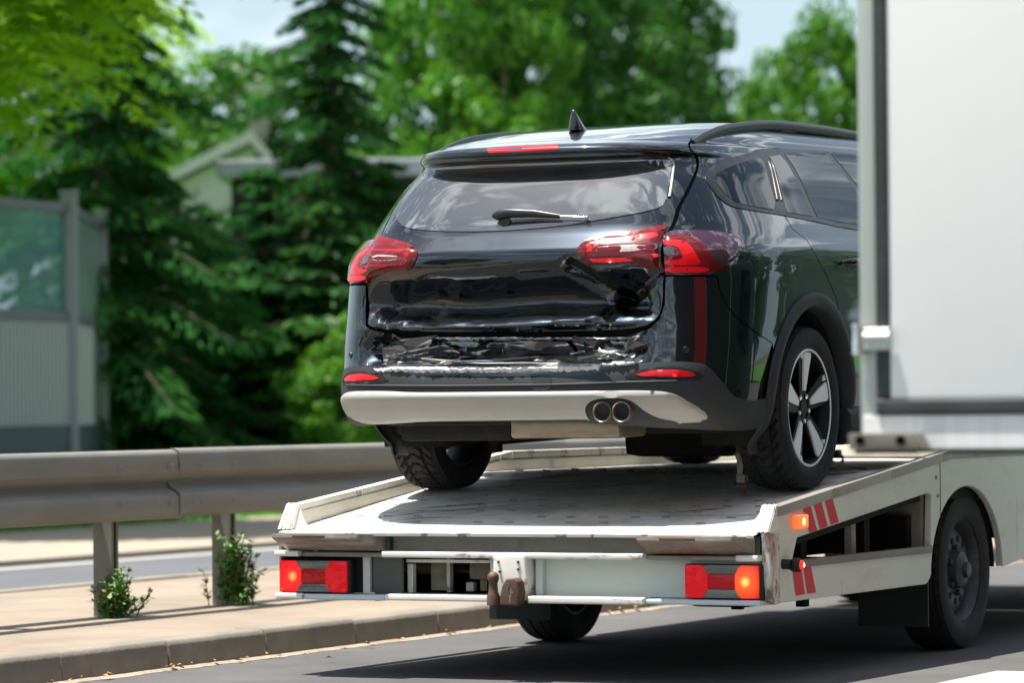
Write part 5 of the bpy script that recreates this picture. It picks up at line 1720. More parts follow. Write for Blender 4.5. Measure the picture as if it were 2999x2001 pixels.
for xa, xb in ((.82, 1.135), (-.94, -.64)):
    b = MB(); b.prism([(xa, .125), (xb, .125), (xb, .40), (xa, .40)], 'y', .715, .725); tb(b, 'mudflap', M_rubber)
for xa, xb in ((XR - .33, XR - .03), (XL + .03, XL + .33)):
    b = MB(); vs_ = []
    for xx in (xa, xb):
        for a in np.linspace(0, 180, 24): vs_.append((xx, 1.13 + .45 * math.cos(R(a)), .345 + .37 * math.sin(R(a))))
    b.faces(vs_, [(i, i + 1, i + 25, i + 24) for i in range(23)])
    tb(b, 'wheel_arch_liner', M_dark)
tt_me = tyre_mesh(.345, .215, .222, tread='truck', n=240, depth=.007); tt_me.materials.append(M_tyre)
def truck_wheel(parent, x, y, side, dx=0):
    w = link('wheel', tt_me, None, parent); w.location = (x, y, .345); w.rotation_euler = (R(rnd.uniform(0, 360)), 0, 0 if side > 0 else math.pi)
    global TWR
    if TWR is None:
        r_ = MB(); r_.lathe([(-.09, .225), (-.09, .21), (-.03, .195), (.03, .195), (.07, .205), (.082, .216), (.090, .220), (.088, .228), (.07, .229), (-.07, .227)], 'x', 48, closed=True)
        a = r_.mesh('rim', 35); a.materials.append(M_trim2)
        d = MB(); d.lathe([(.030, .198), (.045, .180), (.058, .150), (.060, .120), (.052, .105), (.052, .0)], 'x', 48)
        b_ = d.mesh('wheel_disc', 40); b_.materials.append(M_trim2)
        e = MB(); e.lathe([(.05, .085), (.085, .080), (.098, .060), (.100, .035), (.118, .032), (.120, 0)], 'x', 32)
        c = e.mesh('hub_cap', 40); c.materials.append(M_trim2)
        g = MB(); g.lathe([(.0, 0), (.0, .017), (.004, .016)], 'x', 14)
        h_ = g.mesh('hand_hole'); h_.materials.append(M_dark)
        n_ = MB(); n_.lathe([(.05, .013), (.072, .012), (.076, .0)], 'x', 6); q = n_.mesh('wheel_nut'); q.materials.append(M_trim2)
        TWR = (a, b_, c, h_, q)
    for me, nm in zip(TWR[:3], ('rim', 'wheel_disc', 'hub_cap')): link(nm, me, None, w)
    for i in range(12):
        a = R(30 * i); o = link('hand_hole', TWR[3], None, w); o.location = (.0575, .135 * math.cos(a), .135 * math.sin(a))
    for i in range(6):
        a = R(60 * i + 15); o = link('wheel_nut', TWR[4], None, w); o.location = (0, .10 * math.cos(a), .10 * math.sin(a))
    return w
TWR = None
M_trim2 = mat('grey steel wheel', (.055, .058, .06), rough=.5, metal=.3, var=.4, vscale=7)
overlay(M_trim2, (.16, .155, .15), scale=6, lo=.52, hi=.7, amount=.7)
truck_wheel(truck, 1.02 - TX, 1.235, 1)
truck_wheel(truck, -.84 - TX, 1.225, -1)
truck_wheel(truck, .98 - TX, 5.0, 1)
truck_wheel(truck, -.79 - TX, 5.0, -1)
# headboard and cab
b = MB(); b.box(XL + .03, XR - .03, 4.12, 4.16, .80, 1.45); tb(b, 'headboard', M_tw)
cab = MB()
cab.prism([(4.22, .40), (6.5, .40), (6.62, .62), (6.55, .98), (5.95, 1.20), (5.35, 2.18), (5.0, 2.30), (4.35, 2.30), (4.22, 2.2)], 'x', -.86, 1.05, bev=.07, seg=4)
cb = tb(cab, 'cab', M_tw, smooth=40)
b = MB(); b.box(1.049, 1.056, 4.75, 5.45, 1.32, 2.0, bev=.003); b.box(-.866, -.859, 4.75, 5.45, 1.32, 2.0, bev=.003); b.box(-.6, .8, 4.212, 4.222, 1.5, 2.1)
tb(b, 'cab_window', M_gl)
b = MB(); b.prism([(5.98, 1.22), (5.40, 2.13), (5.41, 2.14), (5.99, 1.23)], 'x', -.75, .94); tb(b, 'windscreen', M_gl)
b = MB(); b.box(-.90, 1.09, 6.45, 6.68, .32, .58, bev=.04); tb(b, 'front_bumper', M_clad)

# ---- tie-down strap with its ratchet, hooked in the deck by the right rear tyre
M_web = mat('blue grey webbing', (.035, .055, .075), rough=.8, var=.2, vscale=60, vstretch=(1, 1, .2))
M_rat = mat('worn ratchet steel', (.20, .165, .13), rough=.5, metal=.4, var=.4, vscale=30)
st = thing('tie_down_strap', 'dark blue lashing strap with rusty ratchet hooked into the deck beside the right rear tyre', 'strap', (.665, -.16, .70))
def sb(mb, name, m, smooth=None, parent=None):
    return mb.build(name, m, parent or st, smooth)
b = MB(); b.prism([(-.036, .170), (.032, .170), (.034, .33), (-.034, .33)], 'y', -.004, .004); sb(b, 'webbing', M_web)
b = MB(); b.prism([(-.028, .075), (-.006, .075), (.004, .175), (-.030, .175)], 'y', -.010, .006, bev=.003); b.prism([(-.030, .15), (.016, .15), (.034, .178), (-.040, .178)], 'y', -.014, .010, bev=.004)
sb(b, 'ratchet', M_rat, 40)
b = MB(); b.box(-.030, .008, -.016, .010, .055, .090, bev=.005); b.tube([(-.034, -.004, .085), (-.038, -.004, .045), (-.010, -.004, .040), (.012, -.004, .045), (.012, -.004, .085)], .006, n=8)
sb(b, 'buckle', M_rat, 40)
b = MB(); b.tube([(-.012, 0, .045), (-.006, -.004, .02), (.008, -.008, -.004)], .0065, n=8); sb(b, 'hook', M_rust, 40)
# ---- winch cable shackle at the front of the deck
sh = thing('lashing_winch', 'rusty lashing chain end lying across the deck under the car', 'winch', (-.35, 2.9, .80))
b = MB(); b.tube([(-.02, 0, .03), (.25, 0, .03)], .022, n=10); b.lathe([(0, .03), (.06, .03)], 'x', 12, (.10, 0, .03)); b.build('drum', M_rust, sh, 40)
for k in range(4):
    b = MB(); pts = [(.02 + k * .07 + .03 * math.cos(a), .01, .005 + .022 * math.sin(a)) for a in np.linspace(0, 6.28, 13)]
    b.tube(pts, .007, n=6); b.build('link', M_rust, sh, 40)

# ================================================================== box truck in the next lane
M_box = mat('white box panel', (.80, .795, .77), rough=.42, coat=.2, coat_rough=.2, var=.02, vscale=1)
overlay(M_box, (.66, .67, .65), scale=1.1, lo=.45, hi=.8, stretch=(1, 1, .4), amount=.5)
M_post2 = mat('anodised corner post', (.47, .50, .46), rough=.42, metal=.25, var=.06, vscale=2, vstretch=(1, 1, .3))
M_gask = mat('black door seal', (.035, .037, .038), rough=.55, spec=.4, var=.2, vscale=8)
overlay(M_gask, (.10, .10, .10), scale=9, lo=.5, hi=.8, amount=.5)
M_sill = mat('white streaked sill', (.74, .72, .70), rough=.5, var=.06, vscale=20, vstretch=(1, 1, .05))
overlay(M_sill, (.50, .50, .49), scale=22, lo=.50, hi=.75, stretch=(1, 1, .03), amount=.6)
M_buf = mat('muddy buffer', (.16, .145, .12), rough=.75, var=.3, vscale=8)
M_hbar = mat('bright hinge bar', (.85, .85, .85), rough=.25, metal=.3)
BX, BY, BZ = 3.00, -4.958, .948
XE = BX + 2.42
bt = thing('box_truck', 'tall white box body truck in the next lane with black door seal and steel hinge', 'truck', (BX + 1.2, 0, 0))
def bb(mb, name, m, smooth=None, parent=None):
    o = mb.build(name, m, parent or bt, smooth)
    if parent is None: o.location = (-(BX + 1.2), 0, 0)
    return o
YE = BY + 5.2
M_livr = mat('red livery', (.45, .02, .02), rough=.4, coat=.3)
M_livg = mat('darkened green livery', (.008, .035, .018), rough=.6, var=.5, vscale=1.5)  # unseen side and cab coloured dark so the car paint mirrors dark
M_dside = mat('unseen dark side', (.03, .032, .035), rough=.6)  # added unseen dark stretch, keeps pale reflections off the car corner
for ya, yb, m_, nm in ((-2.15, -1.30, M_livr, 'red_side_panel'), (-1.29, YE - .02, M_livg, 'green_side_panel'), (BY + .15, -2.16, M_dside, 'unseen_dark_panel')):
    b = MB(); b.box(BX + .002, BX + .0055, ya, yb, BZ + .06, 3.33); bb(b, nm, m_)
b = MB(); b.box(BX + .006, XE - .006, BY + .03, YE, BZ + .04, 3.35); bb(b, 'box_body', M_box)
for xa, xb in ((BX, BX + .048), (XE - .048, XE)):
    b = MB(); b.box(xa, xb, BY + .004, BY + .10, BZ + .004, 3.37, bev=.005); bb(b, 'corner_post', M_post2, 40)
b = MB(); b.box(BX, XE, BY - .006, YE + .02, 3.35, 3.42, bev=.01); bb(b, 'roof_edge', M_post2, 40)
b = MB()
b.box(BX + .049, BX + .086, BY - .010, BY + .06, BZ + .137, 3.34, bev=.008, seg=3)
b.box(XE - .086, XE - .049, BY - .010, BY + .06, BZ + .137, 3.34, bev=.008, seg=3)
b.prism([(BX + .049, BZ + .093), (XE - .049, BZ + .093), (XE - .049, BZ + .136), (BX + .049, BZ + .136)], 'y', BY - .013, BY + .06, bev=.010, seg=3)
bb(b, 'door_seal', M_gask, 50)
mid = (BX + XE) / 2
for xa, xb in ((BX + .087, mid - .010), (mid + .010, XE - .087)):
    b = MB(); b.box(xa, xb, BY - .004, BY + .05, BZ + .137, 3.34, bev=.008); bb(b, 'rear_door', M_box, 40)
b = MB(); b.box(BX + .010, XE - .010, BY - .004, BY + .10, BZ + .002, BZ + .092, bev=.004); bb(b, 'sill_beam', M_sill)
b = MB(); b.box(BX + .02, XE - .02, BY + .002, BY + .12, BZ - .008, BZ + .0015); bb(b, 'sill_edge', M_dark)
for s_, xo in ((1, BX), (-1, XE)):
    f = lambda x: xo + s_ * x
    b = MB(); b.prism([(f(-.010), BZ + .002), (f(-.013), BZ + .045), (f(.180), BZ + .045), (f(.204), BZ + .002)], 'y', BY - .060, BY - .005, bev=.005)
    o = bb(b, 'buffer_block', M_buf, 40)
    for xx in (.022, .136):
        h_ = MB(); h_.lathe([(.0, 0), (.0, .010), (.002, .0125), (.0, .0145)], 'y', 20, M=Matrix.Translation((f(xx), BY - .0615, BZ + .026)) @ Matrix.Diagonal((1, -1, 1, 1)))
        h_.build('buffer_bolt_hole', M_dark, o, 40)
    b = MB(); b.box(min(f(0), f(.16)), max(f(0), f(.16)), BY - .045, BY - .005, BZ - .010, BZ + .001); b.build('buffer_base', M_rust, o)
    for zc in (1.244, 3.0):
        b = MB(); b.lathe([(zc - .042, 0), (zc - .042, .010), (zc - .037, .0115), (zc - .032, .008), (zc + .032, .008), (zc + .035, .0115), (zc + .040, .0105), (zc + .043, 0)], 'z', 18, (f(-.003), BY - .018, 0))
        o = bb(b, 'hinge', M_chrome, 40)
        b = MB(); b.box(min(f(.006), f(.024)), max(f(.006), f(.024)), BY - .026, BY - .004, zc - .038, zc + .034, bev=.003); b.build('hinge_knuckle', M_steel, o)
        b = MB(); b.box(min(f(.022), f(.094)), max(f(.022), f(.094)), BY - .026, BY - .014, zc - .030, zc + .029, bev=.003); b.build('hinge_plate', M_post2, o)
        b = MB()
        b.tube([(f(.024), BY - .028, zc + .008), (f(.094), BY - .028, zc + .008)], .009, n=12)
        b.tube([(f(.024), BY - .026, zc + .026), (f(.094), BY - .026, zc + .026)], .003, n=8)
        b.build('hinge_bar', M_hbar, o, 50)
b = MB()
for xx in (BX + .86, BX + 1.46): b.box(xx, xx + .09, BY + .5, YE + 1.7, .66, BZ)
for yy in (-4.0, -3, -1.6, -.2): b.box(BX + .80, XE - .80, yy, yy + .08, .78, BZ)
tag(bb(b, 'chassis_rail', M_dark), kind=None)
for xx in (BX + .10, XE - .62):
    for k in (0, 1):
        w = link('wheel', tt_me, None, bt); w.scale = (1.15, 1.42, 1.42); w.location = (xx + .14 + k * .26 - BX - 1.2, -1.9, .49)
        for me, nm in zip(TWR[:3], ('rim', 'wheel_disc', 'hub_cap')): link(nm, me, None, w)
for xx in (BX + .22, XE - .22):
    w = link('wheel', tt_me, None, bt); w.scale = (1.15, 1.42, 1.42); w.location = (xx - BX - 1.2, YE + 1.0, .49); w.rotation_euler = (0, 0, 0 if xx > BX + 1 else math.pi)
    for me, nm in zip(TWR[:3], ('rim', 'wheel_disc', 'hub_cap')): link(nm, me, None, w)
Yc = YE + .12
b = MB(); b.prism([(Yc, .55), (Yc + 1.7, .50), (Yc + 1.8, .8), (Yc + 1.7, 1.4), (Yc + 1.4, 2.2), (Yc + 1.2, 2.35), (Yc, 2.35)], 'x', BX + .12, XE - .12, bev=.08, seg=3); bb(b, 'cab', M_livg, 40)
b = MB(); b.prism([(Yc + 1.73, 1.42), (Yc + 1.43, 2.15), (Yc + 1.45, 2.16), (Yc + 1.75, 1.43)], 'x', BX + .25, XE - .25); b.prism([(Yc + .55, 1.42), (Yc + 1.35, 1.30), (Yc + 1.15, 2.05), (Yc + .55, 2.10)], 'x', BX + .114, BX + .119); bb(b, 'cab_window', M_gl)
# ================================================================== background
def ray_at(px, d):
    """point on the ground under the line of sight of picture column px (of 2350) at depth d"""
    a = (px - 1175) / 8642.575
    dr = Vector((_f.x + _r2.x * a, _f.y + _r2.y * a, 0))
    return (6.5926 + dr.x * d, -14.3863 + dr.y * d)

def leaf_mat(name, c1, c2, trans=.35, gloss=.03):
    m = bpy.data.materials.new(name); m.use_nodes = True
    nt = m.node_tree; nt.nodes.clear(); L = nt.links
    out = nt.nodes.new('ShaderNodeOutputMaterial')
    df = nt.nodes.new('ShaderNodeBsdfDiffuse'); tr = nt.nodes.new('ShaderNodeBsdfTranslucent'); gl = nt.nodes.new('ShaderNodeBsdfGlossy')
    gl.inputs['Roughness'].default_value = .45; gl.inputs['Color'].default_value = (.5, .5, .5, 1)
    tc = nt.nodes.new('ShaderNodeTexCoord'); n = nt.nodes.new('ShaderNodeTexNoise'); n.inputs['Scale'].default_value = 1.4; n.inputs['Detail'].default_value = 5
    rp = nt.nodes.new('ShaderNodeValToRGB'); rp.color_ramp.elements[0].position = .35; rp.color_ramp.elements[1].position = .65
    rp.color_ramp.elements[0].color = c1 + (1,); rp.color_ramp.elements[1].color = c2 + (1,)
    L.new(tc.outputs['Object'], n.inputs['Vector']); L.new(n.outputs['Fac'], rp.inputs['Fac'])
    m1 = nt.nodes.new('ShaderNodeMixShader'); m1.inputs[0].default_value = trans
    m2 = nt.nodes.new('ShaderNodeMixShader'); m2.inputs[0].default_value = gloss
    hs = nt.nodes.new('ShaderNodeHueSaturation'); hs.inputs['Hue'].default_value = .48; hs.inputs['Saturation'].default_value = 1.15; hs.inputs['Value'].default_value = 1.5
    L.new(rp.outputs[0], df.inputs['Color']); L.new(rp.outputs[0], hs.inputs['Color']); L.new(hs.outputs[0], tr.inputs['Color'])
    L.new(df.outputs[0], m1.inputs[1]); L.new(tr.outputs[0], m1.inputs[2]); L.new(m1.outputs[0], m2.inputs[1]); L.new(gl.outputs[0], m2.inputs[2])
    L.new(m2.outputs[0], out.inputs['Surface'])
    return m
M_lf1 = leaf_mat('fresh green leaves', (.05, .17, .018), (.10, .27, .03))
M_lf2 = leaf_mat('mid green leaves', (.028, .11, .020), (.06, .18, .03))
M_lf3 = leaf_mat('yellow green fronds', (.15, .36, .03), (.30, .52, .07), .5)
M_ndl = leaf_mat('dark spruce needles', (.018, .075, .024), (.045, .14, .034), .32, .0)
M_ndl2 = leaf_mat('green conifer needles', (.02, .085, .02), (.05, .15, .025), .25)
M_bark = mat('bark', (.07, .055, .04), rough=.9, var=.4, vscale=6, vstretch=(1, 1, .3), bump=.8, bscale=20)

def quads_mesh(name, C, U, V_):
    """N quads with centres C and half axes U, V"""
    n = len(C)
    P = np.empty((n, 4, 3)); P[:, 0] = C - U; P[:, 1] = C + V_; P[:, 2] = C + U; P[:, 3] = C - V_
    me = bpy.data.meshes.new(name)
    me.vertices.add(n * 4); me.vertices.foreach_set('co', P.reshape(-1))
    me.loops.add(n * 4); me.loops.foreach_set('vertex_index', np.arange(n * 4))
    me.polygons.add(n); me.polygons.foreach_set('loop_start', np.arange(n) * 4)
    try: me.polygons.foreach_set('loop_total', np.full(n, 4))
    except Exception: pass
    me.update(calc_edges=True)
    return me

def unit(a): return a / (np.linalg.norm(a, axis=-1, keepdims=True) + 1e-9)

def make_deciduous(seed, H_, RX, base, leaf, nclump, nleaf, clr):
    g = np.random.default_rng(seed)
    zc = (H_ + base) / 2; rz = (H_ - base) / 2
    cl = []
    while len(cl) < nclump:
        d = unit(g.normal(size=3)); r_ = g.uniform(.35, 1.0) ** .5
        bump_ = 1 + .28 * mnoise.noise(Vector(d * 1.7) + Vector((seed, 0, 0)))
        p = np.array([d[0] * RX * r_ * bump_, d[1] * RX * r_ * bump_, zc + d[2] * rz * r_ * bump_])
        cl.append(p)
    cl = np.array(cl)
    C = []; Nn = []
    for p in cl:
        rc = clr * g.uniform(.6, 1.25)
        d = unit(g.normal(size=(nleaf, 3))); d[:, 2] = d[:, 2] * .6 + .15
        rr = rc * g.uniform(.5, 1.0, size=(nleaf, 1)) ** .6
        C.append(p + d * rr); Nn.append(unit(d * .6 + g.normal(size=(nleaf, 3)) * .55 + np.array([0, 0, .45])))
    C = np.concatenate(C); Nn = unit(np.concatenate(Nn))
    a = unit(np.cross(Nn, g.normal(size=Nn.shape))); b = np.cross(Nn, a)
    s_ = leaf * g.uniform(.6, 1.3, size=(len(C), 1))
    me = quads_mesh('crown', C, a * s_, b * s_ * .55)
    tk = MB()
    tk.tube([(0, 0, -.1), (.02, .03, base * .6), (.05, -.02, base * 1.1), (0, .05, zc)], [.20 * RX / 2, .16 * RX / 2, .12 * RX / 2, .04 * RX / 2], n=10)
    for i in range(14):
        p = cl[int(g.integers(len(cl)))]; z0 = base * g.uniform(.75, 1.3)
        tk.tube([(0, 0, z0), tuple(p * .5 + np.array([0, 0, z0 * .5])), tuple(p)], [.06 * RX / 2, .04 * RX / 2, .012], n=6)
    return me, tk.mesh('trunk', 60)

def make_spruce(seed, H_, RB, base, droop=.25, dens=1.0, leaf=.05):
    g = np.random.default_rng(seed)
    C, U, V_ = [], [], []
    tk = MB(); tk.tube([(0, 0, -.1), (0, 0, H_ * .5), (0, 0, H_)], [RB * .085, RB * .05, .01], n=10)
    z = base
    while z < H_ - .1:
        f = 1 - (z - base) / (H_ - base)
        L0 = RB * (f ** .8) + .08
        nb = int(5 + 5 * f)
        a0 = g.uniform(0, 6.28)
        for k in range(nb):
            a = a0 + 6.283 * k / nb + g.uniform(-.4, .4); L_ = L0 * g.uniform(.45, 1.2)
            m = max(5, int(L_ * 16 * dens))
            s_ = np.linspace(.05, 1, m)
            px = math.cos(a) * L_ * s_; py = math.sin(a) * L_ * s_; zj = z + g.uniform(-.16, .16); pz = zj + .10 * L_ * s_ - droop * L_ * s_ ** 2 * 1.6 + .12 * L_ * s_ ** 4
            br = np.stack([px, py, pz], 1)
            if k % 2 == 0: tk.tube([tuple(br[0]), tuple(br[m // 2]), tuple(br[-1])], [.018, .010, .004], n=4)
            side = np.array([-math.sin(a), math.cos(a), 0])
            for q in range(m):
                wdt = (.10 + .30 * L_ * (1 - abs(s_[q] - .45)) * .55)
                nt_ = 10
                off = g.uniform(-1, 1, size=(nt_, 1)) * wdt
                c = br[q] + side * off + np.stack([g.normal(0, .02, nt_), g.normal(0, .02, nt_), -np.abs(off[:, 0]) * .28 - g.uniform(0, .07, nt_)], 1)
                dr = unit(side * np.sign(off) * .7 + np.array([math.cos(a), math.sin(a), 0]) * .7 + np.stack([np.zeros(nt_), np.zeros(nt_), -g.uniform(.2, .9, nt_)], 1))
                w_ = unit(np.cross(dr, g.normal(size=(nt_, 3))))
                C.append(c); U.append(dr * leaf * g.uniform(.8, 1.5, size=(nt_, 1)) * 1.5); V_.append(w_ * leaf * .42)
        z += .16 + .16 * f
    me = quads_mesh('crown', np.concatenate(C), np.concatenate(U), np.concatenate(V_))
    return me, tk.mesh('trunk', 60)

def make_frond_tree(seed, H_, RX, base, nf):
    g = np.random.default_rng(seed)
    C, U, V_ = [], [], []
    zc = (H_ + base) / 2; rz = (H_ - base) / 2
    tk = MB(); tk.tube([(0, 0, -.1), (.1, 0, base), (0, .1, zc)], [.14, .11, .05], n=10)
    for i in range(nf):
        d = unit(g.normal(size=3)); r_ = g.uniform(.2, 1) ** .45
        b = 1 + .3 * mnoise.noise(Vector(d * 2.1) + Vector((seed, 3, 0)))
        p = np.array([d[0] * RX * r_ * b, d[1] * RX * r_ * b, zc + d[2] * rz * r_ * b])
        a = math.atan2(d[1], d[0]) + g.uniform(-.9, .9); L_ = g.uniform(.42, .72)
        if i % 70 == 0: tk.tube([(0, 0, base * .9 + g.uniform(0, .8)), tuple(p * .55 + np.array([0, 0, base * .4])), tuple(p)], [.035, .02, .006], n=5)
        m = 9
        s_ = np.linspace(.12, 1, m)
        el = g.uniform(-.1, .6)
        rx = np.stack([p[0] + math.cos(a) * L_ * s_, p[1] + math.sin(a) * L_ * s_, p[2] + L_ * (s_ * math.sin(el) - .75 * s_ ** 2)], 1)
        side = np.array([-math.sin(a), math.cos(a), 0])
        for sg in (-1, 1):
            ll = L_ * .20 * (1.15 - .5 * s_)[:, None]
            dr = unit(side * sg + np.array([math.cos(a), math.sin(a), 0]) * .35 + np.array([0, 0, -.35]) + g.normal(0, .12, (m, 3)))
            wv = unit(np.cross(dr, np.array([0, 0, 1.0]) + g.normal(0, .2, (m, 3))))
            C.append(rx + dr * ll); U.append(dr * ll); V_.append(wv * ll * .30)
    return quads_mesh('crown', np.concatenate(C), np.concatenate(U), np.concatenate(V_)), tk.mesh('trunk', 60)

V1 = make_deciduous(11, 10.5, 3.1, 1.6, .105, 230, 115, .62)
V2 = make_deciduous(23, 8.2, 2.7, 1.2, .10, 200, 110, .55)
V3 = make_deciduous(37, 5.6, 1.9, .9, .08, 170, 100, .42)
S1 = make_spruce(5, 6.0, 1.45, 1.0, .34, 1.3, .042)
S3 = make_spruce(15, 9.0, 1.15, .4, .30, 1.3, .042)
S2 = make_spruce(9, 4.3, 1.55, .15, .24, 1.6, .048)
F1 = make_frond_tree(3, 6.8, 2.1, 2.75, 1700)

def plant(name, var, px, d, label, cat, m, group=None, sc=1.0, rz=0.0, xy=None, sz=None, sw=1.0):
    x, y = xy if xy else ray_at(px, d)
    t = thing(name, label, cat, (x, y, 0), (0, 0, rz), group)
    t.scale = (sc * sw, sc * sw, sz or sc)
    key = (id(var[0]), m.name)
    if key not in _mc:
        me = var[0] if len(var[0].materials) == 0 else var[0].copy()
        if len(me.materials): me.materials[0] = m
        else: me.materials.append(m)
        _mc[key] = me
    if len(var[1].materials) == 0: var[1].materials.append(M_bark)
    link('crown', _mc[key], None, t); link('trunk', var[1], None, t)
    return t
_mc = {}
G1 = 'leafy trees behind the road'
plant('leafy_tree', F1, -330, 33, 'tall tree with bright yellow green feathery leaves filling the top left corner', 'tree', M_lf3, rz=.5, sc=1.25)
plant('leafy_tree', F1, 60, 44, 'lower feathery yellow green tree behind the glass barrier at the left edge', 'tree', M_lf3, rz=2.5, sc=1.0, sw=.8)
plant('spruce_tree', S1, 235, 40, 'tall dark spruce with bare lower trunk just right of the glass barrier', 'tree', M_ndl, rz=1.0, sc=1.28)
plant('spruce_tree', S3, 765, 42.3, 'dark spruce left of the car rising above the flat building roof', 'tree', M_ndl, rz=2.2, sc=1.02)
plant('leafy_tree', V3, 500, 56, 'mid green leafy tree with ragged top right of the tall dark spruce', 'tree', M_lf2, G1, rz=.3, sc=1.12)
plant('leafy_tree', V3, 665, 57, 'small fresh green tree immediately left of the spruce behind the flat roof', 'tree', M_lf1, G1, rz=2.0, sc=1.12)
plant('leafy_tree', V2, 1075, 51.5, 'leafy tree right of the second spruce with pale green foliage', 'tree', M_lf1, G1, rz=.8, sc=1.1, sw=.46)
plant('leafy_tree', V1, 1250, 54, 'broad green tree directly above the roof antenna of the car', 'tree', M_lf2, G1, rz=1.6, sc=.95, sw=.62)
plant('leafy_tree', V1, 1470, 57, 'large dark green tree above the right half of the car roof', 'tree', M_lf2, G1, rz=3.9, sc=.90, sw=.52)
plant('leafy_tree', V2, 1110, 50.5, 'bright green lower tree in front of the broad tree left of the antenna', 'tree', M_lf1, G1, rz=4.0, sc=.66, sw=.85)
plant('leafy_tree', V1, 1915, 58, 'separate green tree beyond the car next to the white box truck', 'tree', M_lf1, G1, rz=5.0, sc=.70, sw=.58)
plant('leafy_tree', V2, 1690, 62, 'lower bright green tree in the dip beside the large dark tree', 'tree', M_lf1, G1, rz=.2, sc=.82, sw=.62)
G2 = 'dark conifers in front of the buildings'
plant('low_conifer', S2, 330, 41, 'low dark conifer behind the guard rail right of the barrier post', 'tree', M_ndl, G2, rz=.7, sc=.86, sw=1.3)
plant('low_conifer', S2, 470, 43, 'dark conifer hiding the foot of the white gabled house', 'tree', M_ndl, G2, rz=1.7, sc=.80, sw=1.3)
plant('low_conifer', S2, 610, 42, 'dark conifer in the middle of the row left of the car', 'tree', M_ndl, G2, rz=2.9, sc=.88, sw=1.35)
plant('low_conifer', S2, 740, 41.5, 'green lit conifer close to the left lamp of the car', 'tree', M_ndl2, G2, rz=4.1, sc=.78, sw=1.4)
plant('low_conifer', S2, 880, 42.5, 'conifer partly hidden behind the left side of the car', 'tree', M_ndl, G2, rz=5.5, sc=.90, sw=1.45)
plant('round_shrub', V3, 800, 40, 'bright green shrub low beside the left bumper corner of the car', 'shrub', M_lf1, rz=1.0, sc=.36)
# trees beyond the right lane, seen as reflections in the paint
for x, y, v_, s_, lb in [(13, 10, V1, .8, 'leafy verge tree abreast of the car, outside the picture on the right'), (17, 20, V2, 1.0, 'rounded verge tree behind the first verge tree on the right'),
                         (12.5, 30, V1, .9, 'far verge tree on the right side of the road'), (9.5, 19, V2, .8, 'verge tree nearest to the right lane ahead of the trucks'),
                         (18, -18, V1, .85, 'verge tree behind the photographer on the right'), (-14, -22, V1, .8, 'tree beyond the far pavement behind the photographer'), (3, -52, V1, 1.1, 'tree far down the road behind the photographer')]:
    plant('verge_tree', v_, 0, 0, lb, 'tree', M_lf2, sc=s_, rz=x * 1.3, xy=(x, y))

# ---- buildings
M_wall = mat('grey rendered wall', (.055, .052, .058), rough=.9, var=.15, vscale=1)
M_fascia = mat('pale metal fascia', (.45, .47, .52), rough=.5, var=.08, vscale=3)
M_wwall = mat('white house wall', (.55, .52, .48), rough=.8, var=.05, vscale=1)
M_roofw = mat('pale sheet roof', (.50, .48, .45), rough=.6, var=.08, vscale=2)
M_win = mat('dark pane', (.03, .04, .05), rough=.1, spec=.7)
def oriented(name, label, cat, px, d, ang, sc=1.19):
    x, y = ray_at(px, d); t = thing(name, label, cat, (x, y, 0), (0, 0, ang)); t.scale = (sc, sc, sc); return t
VA = R(26.13)
fb = oriented('flat_roof_building', 'long low dark building with a pale flat roof edge behind the conifers', 'building', 880, 44.5, VA, 1.05)
b = MB(); b.box(-1.7, 5.0, 0, 3, 0, 3.62); b.build('wall', M_wall, fb)
b = MB(); b.box(-1.85, 5.2, -.25, 3.2, 3.64, 3.83, bev=.02); b.box(-1.6, 4.9, .1, 2.9, 3.832, 3.86); b.build('roof', M_fascia, fb)
for i in range(5):
    b = MB(); b.box(-1.3 + i * 1.25, -.5 + i * 1.25, -.03, -.002, 1.2, 2.5); w_ = b.build('window', M_fascia, fb)
    b = MB(); b.box(-1.25 + i * 1.25, -.55 + i * 1.25, -.036, -.031, 1.25, 2.45); b.build('pane', M_win, w_)
b = MB(); b.box(-.88, -.78, -.25, -.15, 0, 3.62); b.build('roof_post', mat('timber post', (.30, .24, .15), rough=.8), fb)
hs = oriented('white_gabled_house', 'white house with a sloping pale roof seen between the spruce branches', 'house', 420, 54, VA)
b = MB(); b.prism([(-1.6, 0), (1.05, 0), (1.05, 3.6), (.85, 4.1), (-1.6, 2.9)], 'y', 0, 6); b.build('wall', M_wwall, hs)
b = MB(); b.prism([(-1.8, 2.85), (-1.8, 2.97), (.85, 4.27), (1.25, 3.75), (1.2, 3.68), (.84, 4.13)], 'y', -.2, 6.2); b.build('roof', M_roofw, hs)
b = MB(); b.box(-.9, -.3, -.03, -.002, 1.4, 2.3); w_ = b.build('window', M_fascia, hs)
b = MB(); b.box(-.85, -.35, -.036, -.031, 1.45, 2.25); b.build('pane', M_win, w_)
b = MB(); b.box(.75, 1.0, 1.0, 1.3, 4.0, 4.85, bev=.02); b.box(.72, 1.03, .97, 1.33, 4.852, 4.93); b.build('chimney', M_wwall, hs)

